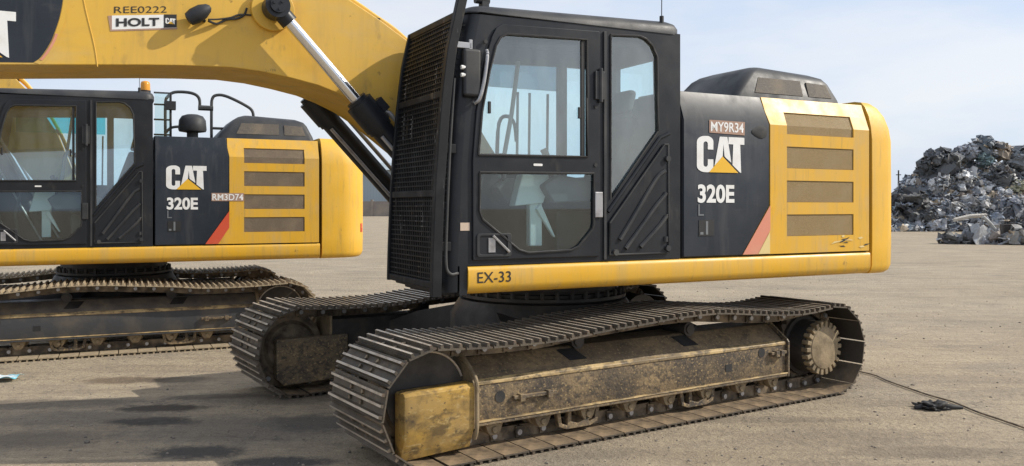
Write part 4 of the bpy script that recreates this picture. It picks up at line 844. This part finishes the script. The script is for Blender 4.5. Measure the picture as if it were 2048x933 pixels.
def build_excavator(name, loc, rz, rel, near, scale=(1, 1, 1)):
    root = empty(name, loc, rz); root.scale = scale
    # upper frame: yellow skirts and black platform
    bm = bmesh.new(); box(bm, -1.34, 2.44, -1.12, -0.55, 1.005, 1.187); box(bm, -0.75, 2.44, -0.55, 1.12, 1.004, 1.186); box(bm, -1.50, -1.34, -1.30, -0.62, 1.0, 1.10); box(bm, -0.55, 0.5, -0.7, 0.7, 0.965, 1.006)
    box(bm, -0.62, 0.42, -0.395, 1.36, 1.187, 1.21)
    bm_obj('platform', bm, 'black', root, bevel=0.01)
    bm = bmesh.new(); prism(bm, [(-0.30, 1.19), (1.36, 1.19), (1.36, 1.75), (1.28, 1.85), (0.38, 1.85), (0.38, 1.60), (-0.30, 1.60)][1:6] + [(0.38, 1.19)], -0.55, 0.42, 'x'); bm_obj('tool_box', bm, 'yellow', root, bevel=0.02)
    for s in (1, -1):
        bm = bmesh.new(); sk = [(S + 0.02, 1.188), (S + 0.002, 1.178), (S - 0.004, 1.155), (S - 0.004, 1.065), (S + 0.006, 1.030), (S + 0.035, 1.008), (S + 0.08, 1.0), (-1.12, 1.0), (-1.12, 1.188)]
        sk = [(p[0] * s, p[1]) for p in sk]; prism(bm, sk, -1.342 if s == 1 else -0.62, 2.452, 'x'); skirt = bm_obj('side_skirt', bm, 'yellow', root, smooth=True, ang=50)
        if s == 1 and near:
            text('lettering', 'EX-33', -1.278, -1.03, 1.075, 1.147, S - 0.0062, 'ink', skirt, bold=0.004)
    build_side_hood(root, near); build_counterweight(root, near); build_intake(root); build_cab(root, near)
    if near: build_guard(root)
    build_boom(root, near, 0.0 if near else R(14))
    # swing bearing and car body
    bm = bmesh.new(); lathe(bm, [(0.58, 0.80), (0.64, 0.80), (0.66, 0.83), (0.66, 0.87), (0.62, 0.875), (0.62, 0.90), (0.66, 0.905), (0.66, 0.965), (0.58, 0.97)], (0, 0, 0), 'z', 64)
    for k in range(36): a = 2 * math.pi * k / 36; cyl(bm, (0.69 * math.cos(a), 0.69 * math.sin(a), 0.84), (0.69 * math.cos(a), 0.69 * math.sin(a), 0.90), 0.018, 6)
    lathe(bm, [(0.715, 0.82), (0.715, 0.845)], (0, 0, 0), 'z', 64)
    bm_obj('swing_bearing', bm, 'frame_dark', root, smooth=True, ang=35)
    bm = bmesh.new(); lathe(bm, [(0.80, 0.42), (0.80, 0.68), (0.72, 0.80), (0.60, 0.805)], (0, 0, 0), 'z', 40)
    for sx in (-1, 1):
        for sy in (-1, 1):
            lp = []
            for (t, hw, z0, z1) in ((0.0, 0.34, 0.42, 0.74), (0.5, 0.28, 0.36, 0.66), (1.0, 0.26, 0.26, 0.52)):
                x, y_ = sx * (0.35 + 0.42 * t), sy * (0.35 + 0.72 * t); lp.append([(x - hw, y_, z0), (x + hw, y_, z0), (x + hw, y_, z1), (x - hw, y_, z1)])
            loft(bm, lp)
    bm_obj('car_body', bm, 'frame_dark', root, smooth=True, ang=35, rotz=rel)
    build_track(root, -1.19, -1, rel, near, 1 / scale[0]); build_track(root, 1.19, 1, rel, near, 1 / scale[0])
    return root
A1, A1t = 1.0866, 0.9925
ex1 = build_excavator('excavator', (0.2637, 7.3917, 0.0), math.pi / 2 - A1, A1 - A1t, True)
tag(ex1, 'nearer yellow and black tracked excavator marked EX-33 with a mesh guard over its cab front', 'excavator', 'tracked excavators in the yard')
A2, A2t = R(64.5), 1.142
ex2 = build_excavator('excavator', (-5.02, 10.79, -0.063), math.pi / 2 - A2, A2 - A2t + math.pi, False, (0.93, 1, 1.0))
tag(ex2, 'farther yellow and black tracked excavator with an amber beacon and hand rails, parked behind', 'excavator', 'tracked excavators in the yard')
def far_extras(root):
    cab_y0 = S + 0.008
    cab = [c for c in root.children if c.name.split('.')[0] == 'cab'][0]
    bm = bmesh.new(); cyl(bm, (0.33, -1.15, 2.955), (0.33, -1.15, 2.985), 0.062, 20); b_ = bm_obj('beacon', bm, 'rubber', cab, smooth=True)
    bm = bmesh.new(); lathe(bm, [(0.058, 2.985), (0.056, 3.06), (0.048, 3.085), (0.02, 3.095)], (0.33, -1.15, 0), 'z', 20); bm_obj('beacon_lens', bm, 'amber', b_, smooth=True, ang=60)
    # air pre-cleaner
    bm = bmesh.new(); lathe(bm, [(0.07, 2.45), (0.07, 2.53), (0.165, 2.545), (0.175, 2.57), (0.165, 2.68), (0.13, 2.73), (0.07, 2.75), (0.02, 2.752)], (0.90, -0.95, 0), 'z', 28); bm_obj('pre_cleaner', bm, 'plastic', root, smooth=True, ang=50)
    # hand rails and mirror behind the cab
    bm = bmesh.new(); yv = -0.55
    tube(bm, smooth_path([(0.60, yv, 2.45), (0.60, yv, 2.90), (0.63, yv, 3.0), (0.72, yv, 3.06), (0.92, yv, 3.06), (1.02, yv, 3.0), (1.03, yv, 2.85)], 5), 0.02, 8)
    tube(bm, [(1.01, yv, 2.88), (1.20, yv, 2.88)], 0.035, 8)
    tube(bm, smooth_path([(1.18, yv, 2.45), (1.18, yv, 2.85), (1.19, yv, 3.0), (1.25, yv, 3.05), (1.38, yv, 3.04), (1.62, yv, 2.94), (1.72, yv, 2.86), (1.73, yv, 2.70)], 5), 0.02, 8)
    tube(bm, [(1.18, yv, 2.63), (1.55, yv, 2.63)], 0.018, 8); tube(bm, smooth_path([(0.60, yv, 2.55), (0.68, yv, 2.62), (0.85, yv, 2.64)], 4), 0.018, 8)
    hr = bm_obj('hand_rail', bm, 'bare', root, smooth=True)
    hr.data.materials[0] = M['plastic']
    bm = bmesh.new(); box(bm, 0.45, 0.63, -0.9, -0.88, 2.46, 3.0); bm_obj('screen_panel', bm, 'glass', root)
    bm = bmesh.new()
    for z in (2.50, 2.68, 2.86, 3.0): tube(bm, [(0.44, -0.89, z), (0.64, -0.89, z)], 0.011, 6)
    tube(bm, [(0.64, -0.89, 2.45), (0.64, -0.89, 3.0)], 0.016, 6); box(bm, 0.57, 0.70, -0.96, -0.86, 2.80, 2.90); bm_obj('screen_frame', bm, 'plastic', root)
far_extras(ex2)

# ------------------------------------------------------------------ behind: building, wall, pole
def corrugated(name, c1, c2, sc):
    m, nt, b = newmat(name); tcn = nt.nodes.new('ShaderNodeTexCoord')
    wv = nnode(nt, 'ShaderNodeTexWave', Scale=sc, Distortion=0.0); wv.bands_direction = 'X'; nt.links.new(tcn.outputs['Object'], wv.inputs['Vector'])
    k = mul(nt, wv.outputs['Fac'], 0.35); c = mixcol(nt, k, c1, c2)
    c = mixcol(nt, mul(nt, noise_mask(nt, 0.25, 0.4, 0.75, 6, 0.6, (1, 1, 0.3)), 0.5), c, (0.30, 0.32, 0.33))
    nt.links.new(c, b.inputs['Base Color']); b.inputs['Roughness'].default_value = 0.6; return m
M['cladding'] = corrugated('ribbed_cladding', (0.34, 0.40, 0.43), (0.26, 0.31, 0.34), 0.6)
def building():
    root = empty('warehouse', (-26, 152, 0))
    bm = bmesh.new(); box(bm, -24, 24, 0, 30, 0, 8.1); w = bm_obj('wall', bm, 'cladding', root)
    bm = bmesh.new(); prism(bm, [(-1.0, 8.1), (31, 8.1), (15, 10.2)], -24.5, 24.5, 'x'); bm_obj('roof', bm, 'cladding', root)
    for x in (-18, -6, 6, 18):
        bm = bmesh.new(); box(bm, x - 2, x + 2, -0.12, 0.1, 0.0, 4.6); bm_obj('door', bm, 'plastic', root)
    tag(root, 'long pale grey metal clad warehouse far behind the yard', 'building')
    root2 = empty('boundary_wall', (-26, 146, 0)); bm = bmesh.new()
    box(bm, -26, 26, 0, 0.3, -0.1, 2.5); m_ = paint('wall_block', (0.22, 0.19, 0.17), 0.9, layers=[((0.33, 0.28, 0.22), 0.5, 0.4, 0.7, 0.7, U1, O0)])
    bm_obj('wall_panel', bm, m_, root2)
    for i in range(14):
        bm = bmesh.new(); box(bm, -26 + i * 4 - 0.2, -26 + i * 4 + 0.2, -0.15, 0.45, -0.1, 2.8); bm_obj('wall_post', bm, m_, root2)
    tag(root2, 'low grey brown boundary wall in front of the far warehouse', 'wall')
    Y = 120; X = (1797 - 1024) / 1706.03 * Y
    p = empty('utility_pole', (X, Y, 0)); bm = bmesh.new(); cyl(bm, (0, 0, -0.1), (0, 0, 6.7), 0.16, 10, 0.10); bm_obj('pole', bm, 'plastic', p)
    bm = bmesh.new(); box(bm, -0.35, 0.35, -0.06, 0.06, 6.0, 6.12); bm_obj('crossarm', bm, 'plastic', p)
    tag(p, 'thin dark utility pole standing far behind the left end of the scrap heap', 'pole')
building()

# ------------------------------------------------------------------ scrap heap
def scrap_mat():
    m, nt, b = newmat('scrap_metal'); at = nt.nodes.new('ShaderNodeAttribute'); at.attribute_name = 'piece'
    c = mixcol(nt, mul(nt, noise_mask(nt, 2.2, 0.4, 0.7, 8, 0.7), 0.35), at.outputs['Color'], (0.05, 0.047, 0.045))
    c = mixcol(nt, mul(nt, noise_mask(nt, 5, 0.56, 0.7, 6, 0.7, off=(5, 1, 2)), 0.45), c, (0.24, 0.15, 0.09))
    nt.links.new(c, b.inputs['Base Color']); b.inputs['Roughness'].default_value = 0.55; b.inputs['Metallic'].default_value = 0.12
    nz = nnode(nt, 'ShaderNodeTexNoise', Scale=4, Detail=8, Roughness=0.7); tcn = nt.nodes.new('ShaderNodeTexCoord'); nt.links.new(tcn.outputs['Object'], nz.inputs['Vector'])
    bp = nnode(nt, 'ShaderNodeBump', Strength=0.8, Distance=0.15); nt.links.new(nz.outputs['Fac'], bp.inputs['Height']); nt.links.new(bp.outputs[0], b.inputs['Normal'])
    return m
M['scrap'] = scrap_mat()
PAL = [tuple(min(0.7, q * 2.2 + 0.03) for q in c_) for c_ in [(0.055, 0.06, 0.068), (0.10, 0.11, 0.125), (0.18, 0.19, 0.21), (0.30, 0.31, 0.32), (0.035, 0.037, 0.042), (0.03, 0.032, 0.036), (0.075, 0.085, 0.10), (0.15, 0.17, 0.20), (0.46, 0.46, 0.45), (0.26, 0.21, 0.15), (0.10, 0.12, 0.14), (0.11, 0.09, 0.075), (0.55, 0.54, 0.52)]]  # lifted palette: pale distance haze is put into the piece colours
ICO = {}
def ico(sub):
    if sub not in ICO:
        bm = bmesh.new(); bmesh.ops.create_icosphere(bm, subdivisions=sub, radius=1.0)
        ICO[sub] = ([v.co.copy() for v in bm.verts], [[v.index for v in f.verts] for f in bm.faces]); bm.free()
    return ICO[sub]
def crumple(acc, c, size, rnd, kind=None, colr=None):
    """one crumpled piece of scrap, added to acc = [verts, faces, colours]"""
    V, F, C = acc; colr = colr or rnd.choice(PAL); k = kind or rnd.choice('bbsrrrrrrttl')
    q = Matrix.Rotation(rnd.uniform(0, 6.28), 4, 'Z') @ Matrix.Rotation(rnd.uniform(-0.9, 0.9), 4, 'X') @ Matrix.Rotation(rnd.uniform(-0.6, 0.6), 4, 'Y')
    sd = Vector((rnd.uniform(-50, 50), rnd.uniform(-50, 50), rnd.uniform(-50, 50))); P, Q = [], []
    if k == 'b':
        vs, Q = ico(3 if size > 0.6 else 2); sc = (rnd.uniform(0.8, 1.35), rnd.uniform(0.7, 1.1), rnd.uniform(0.55, 0.9))
        for v in vs:
            n = noise.noise_vector(v * 1.3 + sd) * 0.42 + noise.noise_vector(v * 3.7 + sd) * 0.26
            P.append((Vector((v.x * sc[0], v.y * sc[1], v.z * sc[2])) * 0.55 + n) * size)
    elif k == 's':
        nx, ny = 6, 5
        for lay in (0, 0.03):
            for j in range(ny):
                for i in range(nx):
                    p = Vector((i / (nx - 1) - 0.5, j / (ny - 1) - 0.5, 0)) * size * 1.2; p.z = noise.noise(p / size * 1.9 + sd) * size * 0.8 + lay; P.append(p)
        o = nx * ny
        for j in range(ny - 1):
            for i in range(nx - 1):
                a = j * nx + i; Q.append([a, a + 1, a + nx + 1, a + nx]); Q.append([o + a, o + a + nx, o + a + nx + 1, o + a + 1])
        for i in range(nx - 1):
            for a in (i, (ny - 1) * nx + i): Q.append([a, a + 1, o + a + 1, o + a])
        for j in range(ny - 1):
            for a in (j * nx, j * nx + nx - 1): Q.append([a, a + nx, o + a + nx, o + a])
    else:
        n = 7; w = size * {'r': rnd.uniform(0.06, 0.26), 't': 0.10, 'l': 0.035}[k]; th = 0.014 if k == 'r' else w; L_ = size * {'r': rnd.uniform(0.9, 1.9), 't': 1.1, 'l': 2.0}[k]
        cv = rnd.uniform(-2.8, 2.8) if k == 'r' else rnd.uniform(-1.2, 1.2); tw = rnd.uniform(-0.5, 0.5) if k == 'r' else 0
        for i in range(n):
            t = i / (n - 1) - 0.5; a = cv * t; p = Vector((L_ * t * (1 - 0.09 * abs(cv)), 0, L_ * 0.4 * (math.cos(a) - 1) * (1 if cv > 0 else -1)))
            d_ = Vector((0, math.cos(tw * i), math.sin(tw * i))); e_ = Vector((0, -math.sin(tw * i), math.cos(tw * i)))
            P += [p + d_ * w + e_ * th, p - d_ * w + e_ * th, p - d_ * w - e_ * th, p + d_ * w - e_ * th]
        for i in range(n - 1):
            for m_ in range(4): a, b2 = i * 4 + m_, i * 4 + (m_ + 1) % 4; Q.append([a, b2, b2 + 4, a + 4])
        Q += [[3, 2, 1, 0], [4 * n - 4, 4 * n - 3, 4 * n - 2, 4 * n - 1]]
    T_ = Matrix.Translation(c) @ q; o = len(V)
    V += [T_ @ p for p in P]; F += [[i + o for i in f] for f in Q]; C += [colr] * len(Q)
def scrap_mesh(name, acc, loc=(0, 0, 0)):
    me = bpy.data.meshes.new(name); me.from_pydata(acc[0], [], acc[1]); at = me.attributes.new('piece', 'FLOAT_COLOR', 'FACE')
    for i, c in enumerate(acc[2]): at.data[i].color = (*c, 1)
    bm = bmesh.new(); bm.from_mesh(me); bmesh.ops.recalc_face_normals(bm, faces=bm.faces[:]); bm.to_mesh(me); bm.free()
    me.materials.append(M['scrap']); o = bpy.data.objects.new(name, me); COL.objects.link(o); o.location = loc; return o
def scrap_obj(name, items, rnd, loc=(0, 0, 0), core=None):
    acc = [[], [], []]
    if core: core(acc)
    for it in items: crumple(acc, *it[:2], rnd, *(it[2:]))
    return scrap_mesh(name, acc, loc)
HB = 54.0
HS = 0.93
def heap_h(x):         # height of the heap's skyline against world x (metres)
    T = [(14, 0.3), (20, 1.2), (24, 1.1), (25.9, 1.5), (26.5, 3.0), (27.5, 4.1), (28.6, 4.3), (29.5, 5.0), (30.4, 5.5), (31.6, 5.2), (32.8, 4.7), (35, 5.2), (40, 6.2), (48, 5.4), (58, 3.4), (66, 0.6)]
    if x <= T[0][0] or x >= T[-1][0]: return 0
    for (a, za), (b2, zb) in zip(T, T[1:]):
        if x <= b2: return HS * (za + (zb - za) * (x - a) / (b2 - a))
def heap():
    rnd = random.Random(3); items = []
    def surf(x, t):    # t 0 at the front foot .. 1 at the crest
        hh = heap_h(x); return Vector((x, HB + t * 6.0 * (0.55 + hh / 12), hh * (1 - (1 - t) ** 1.7)))
    for i in range(5200):
        x = rnd.uniform(15, 48) if i % 5 == 0 else rnd.uniform(23, 36); t = rnd.random() ** 0.8
        p = surf(x, t); size = rnd.uniform(0.16, 0.62) * (1.15 - 0.3 * t)
        items.append((p + Vector((0, rnd.uniform(-0.3, 0.3), -0.12)), size))
    def core(acc):
        N, K = 60, 8
        for i in range(N + 1):
            x = 14 + 52 * i / N; acc[0].extend([surf(x, k / (K - 1)) + Vector((0, 0.4, -0.35)) for k in range(K)] + [Vector((x, HB + 16, -0.1))])
        for i in range(N):
            for k in range(K):
                a = i * (K + 1) + k; acc[1].append([a, a + K + 1, a + K + 2, a + 1]); acc[2].append((0.03, 0.03, 0.033))
    o = scrap_obj('scrap_heap', items, rnd, core=core); tag(o, 'high heap of grey and dark crumpled scrap metal behind the excavators', 'scrap heap', kind='stuff')
    # bundles big enough to be told apart
    for (px, py, s, kind, colr, lab) in BUNDLES:
        colr = tuple(min(0.5, q * 1.5 + 0.035) for q in colr)
        Y = HB + 0.6 + (463 - py) / 190 * 4.5; X = (px - 1024) / 1706.03 * Y; z = 1.576 + (413.83 - py - 8) * Y / 1706.03
        items = [(Vector((0, 0, 0)), s, kind, colr)]
        for _ in range(46):                                       # ribbons and bits pressed into the bundle, mostly of its own colour
            a, e = rnd.uniform(0, 6.28), rnd.uniform(-0.9, 1.2); f_ = rnd.uniform(0.5, 1.7)
            items.append((Vector((math.cos(a) * math.cos(e) * 0.62, -abs(math.sin(a)) * math.cos(e) * 0.5, math.sin(e) * 0.45)) * s, s * rnd.uniform(0.18, 0.42), rnd.choice('rrrsbt'), tuple(q * f_ for q in colr) if rnd.random() < 0.7 else None))
        o = scrap_obj('scrap_bundle', items, rnd, (X, Y - 0.5, z)); tag(o, lab, 'scrap metal', 'crushed bundles on the scrap heap')
    # loose pieces lying on the ground in front of the heap
    for (px, py, s, kind, colr, lab) in LOOSE:
        Y = 1.576 * 1706.03 / (py - 413.83); X = (px - 1024) / 1706.03 * Y
        items = [(Vector((0, 0, s * 0.33)), s, kind, colr)] + [(Vector((rnd.uniform(-.7, .7) * s, rnd.uniform(-.2, .3) * s, s * rnd.uniform(0.12, 0.4))), s * rnd.uniform(0.2, 0.6)) for _ in range(26)]
        o = scrap_obj('scrap_piece', items, rnd, (X, Y, 0)); tag(o, lab, 'scrap metal', 'loose scrap in front of the heap')
    Y = 1.576 * 1706.03 / (489 - 413.83)
    def at(px, py, y=Y): return Vector(((px - 1024) / 1706.03 * y, y, 1.576 + (413.83 - py) * y / 1706.03))
    def col_scrap(bm, colr):
        lay = bm.faces.layers.float_color.new('piece')
        for f in bm.faces: f[lay] = (*colr, 1)
    def beam(name, a, b2, r, lab, cat, colr):
        bm = bmesh.new(); c = (a + b2) / 2
        tube(bm, [a - c, (a - c).lerp(b2 - c, 0.5) + Vector((0, 0, r * 0.7)), b2 - c], r, 6)
        col_scrap(bm, colr)
        o = bm_obj(name, bm, 'scrap'); o.location = c; tag(o, lab, cat)
    beam('bent_beam', at(1966, 434), at(1992, 462), 0.07, 'pale bent beam leaning down to the right over loose scrap', 'beam', (0.45, 0.45, 0.43))
    beam('steel_strut', at(1966, 436), at(1956, 466), 0.045, 'thin steel strut propping the pale bent beam', 'strut', (0.25, 0.25, 0.25))
    beam('long_girder', at(1908, 440, Y + 6), at(1972, 431, Y + 6), 0.10, 'long pale girder lying across the foot of the scrap heap', 'girder', (0.5, 0.47, 0.42))
    bm = bmesh.new(); box(bm, -0.17, 0.17, -0.15, 0.15, 0, 0.85); box(bm, -0.5, 0.8, -0.05, 0.1, 0.05, 0.16); box(bm, 0.22, 0.30, -0.1, 0.1, 0, 0.9)
    col_scrap(bm, (0.05, 0.04, 0.035))
    p = at(2011, 489); p.z = 0; o = bm_obj('steel_stand', bm, 'scrap', bevel=0.01); o.location = p; tag(o, 'dark upright steel stand rising among the loose scrap', 'steel frame')
BUNDLES = [(1868, 322, 1.75, 'b', (0.05, 0.055, 0.06), 'dark round bundle at the top left shoulder of the heap'), (1925, 300, 1.15, 'b', (0.20, 0.21, 0.23), 'grey bundle beside the peak on its left'),
           (1956, 290, 1.45, 'b', (0.07, 0.09, 0.11), 'dark bluish bundle at the peak of the heap'), (1988, 298, 1.2, 'b', (0.20, 0.16, 0.12), 'brownish bundle beside the peak on its right'),
           (1960, 312, 0.9, 'b', (0.10, 0.15, 0.16), 'greenish bundle just under the peak'), (2035, 312, 1.5, 'b', (0.12, 0.13, 0.14), 'grey bundle on the right shoulder of the heap'),
           (1922, 350, 1.1, 's', (0.42, 0.44, 0.47), 'pale folded sheet in the middle of the heap'), (1870, 362, 1.1, 's', (0.36, 0.37, 0.38), 'pale sheet under the dark round bundle'),
           (1990, 345, 1.3, 'b', (0.06, 0.065, 0.07), 'dark bundle under the brownish one'), (2030, 368, 0.95, 'b', (0.42, 0.34, 0.22), 'tan block low on the right shoulder'),
           (1810, 400, 1.6, 'b', (0.04, 0.042, 0.045), 'black bundle at the left foot of the heap'), (1835, 425, 1.2, 'b', (0.05, 0.055, 0.06), 'dark bundle behind the left foot of the heap'),
           (1905, 415, 0.95, 's', (0.46, 0.42, 0.34), 'cream sheet low in the middle of the heap'), (1948, 405, 1.3, 's', (0.32, 0.33, 0.34), 'pale strips fanned across the heap'),
           (2010, 415, 1.5, 'b', (0.09, 0.10, 0.12), 'blue grey bundle low on the right'), (1880, 440, 1.0, 'b', (0.10, 0.12, 0.15), 'bluish bundle at the foot of the heap')]
LOOSE = [(1893, 488, 0.62, 'b', (0.12, 0.12, 0.12), 'small dark knot of scrap at the left end of the loose row'), (1925, 488, 0.8, 'b', (0.26, 0.27, 0.28), 'grey lump of scrap next to the small dark knot'),
         (1968, 489, 0.95, 's', (0.40, 0.41, 0.42), 'pale crushed sheet under the bent beam'), (2035, 490, 0.85, 'b', (0.30, 0.29, 0.27), 'light lump of scrap right of the dark upright steel stand')]
heap()

# ------------------------------------------------------------------ small things on the ground
def gp(px, py):
    Y = 1.576 * 1706.03 / (py - 413.83); return Vector(((px - 1024) / 1706.03 * Y, Y, 0))
def small_things():
    pts = [gp(*p) for p in ((1700, 742), (1740, 752), (1790, 768), (1850, 790), (1905, 810), (1960, 826), (2010, 846), (2060, 868), (2140, 900))]
    for i, p in enumerate(pts): p.z = 0.012; p.x += 0.035 * math.sin(i * 2.1); p.y += 0.05 * math.sin(i * 3.7)
    bm = bmesh.new(); tube(bm, smooth_path(pts, 6), 0.007, 6); tag(bm_obj('cable', bm, 'chain', smooth=True), 'thin dark cable lying across the ground to the right of the tracks', 'cable')
    rnd = random.Random(11); c = gp(1866, 818)
    bm = bmesh.new(); r = bmesh.ops.create_icosphere(bm, subdivisions=4, radius=1.0)
    for v in bm.verts:
        n = noise.noise(v.co * 2.1 + Vector((3, 1, 7))) + 0.5 * noise.noise(v.co * 5 + Vector((1, 9, 2))); k = 1 + 0.55 * n
        v.co = Vector((v.co.x * 0.15 * k, v.co.y * 0.11 * k, max(-0.004, v.co.z * 0.045 * k + 0.018 + 0.02 * n)))
    for s, L_ in ((1, 0.20), (-1, 0.10)): tube(bm, smooth_path([(s * 0.10, 0, 0.02), (s * (0.10 + L_ * .5), -0.02, 0.02), (s * (0.10 + L_), -0.01, 0.012)], 4), [0.03, 0.028, 0.028, 0.026, 0.024, 0.022, 0.02, 0.018, 0.014], 8)
    o = bm_obj('rag', bm, 'rubber', smooth=True, ang=80); o.location = c; o.scale = (0.75, 0.85, 0.85); tag(o, 'crumpled black rag lying beside the cable', 'rag')
    c = gp(8, 748); bm = bmesh.new(); bmesh.ops.create_grid(bm, x_segments=10, y_segments=8, size=0.105)
    for v in bm.verts: v.co.z = max(0.0, 0.035 + 0.06 * noise.noise(v.co * 9 + Vector((2, 2, 2)))); v.co.x *= 1.25
    bmesh.ops.solidify(bm, geom=bm.faces[:], thickness=0.003)
    m_ = paint('litter_film', (0.70, 0.74, 0.76), 0.4, layers=[((0.05, 0.42, 0.55), 9, 0.5, 0.6, 0.9, U1, O0)])
    o = bm_obj('plastic_wrapper', bm, m_, smooth=True, ang=80); o.location = c; o.location.z = ground_z(c.x, c.y) + 0.006; tag(o, 'crumpled white and blue plastic wrapper on the ground at the left edge', 'litter')
    # loose grit
    bm = bmesh.new(); rnd = random.Random(5)
    for i in range(1500):
        y = 4.2 + 14 * rnd.random() ** 1.8; x = rnd.uniform(-0.75, 0.75) * y; s = rnd.uniform(0.003, 0.011) * (1.8 if rnd.random() < 0.06 else 1)
        z = ground_z(x, y); mt = Matrix.Translation((x, y, z + s * 0.3)) @ Matrix.Rotation(rnd.uniform(0, 6), 4, 'Z') @ Matrix.Diagonal((s * rnd.uniform(0.8, 1.6), s, s * 0.7, 1))
        bmesh.ops.create_icosphere(bm, subdivisions=1, radius=1.0, matrix=mt)
    m_ = paint('grit', (0.30, 0.25, 0.20), 0.9, layers=[((0.10, 0.09, 0.08), 3, 0.45, 0.6, 0.8, U1, O0)])
    tag(bm_obj('gravel', bm, m_, smooth=False), 'loose grit scattered over the yard floor', 'gravel', kind='stuff')
small_things()
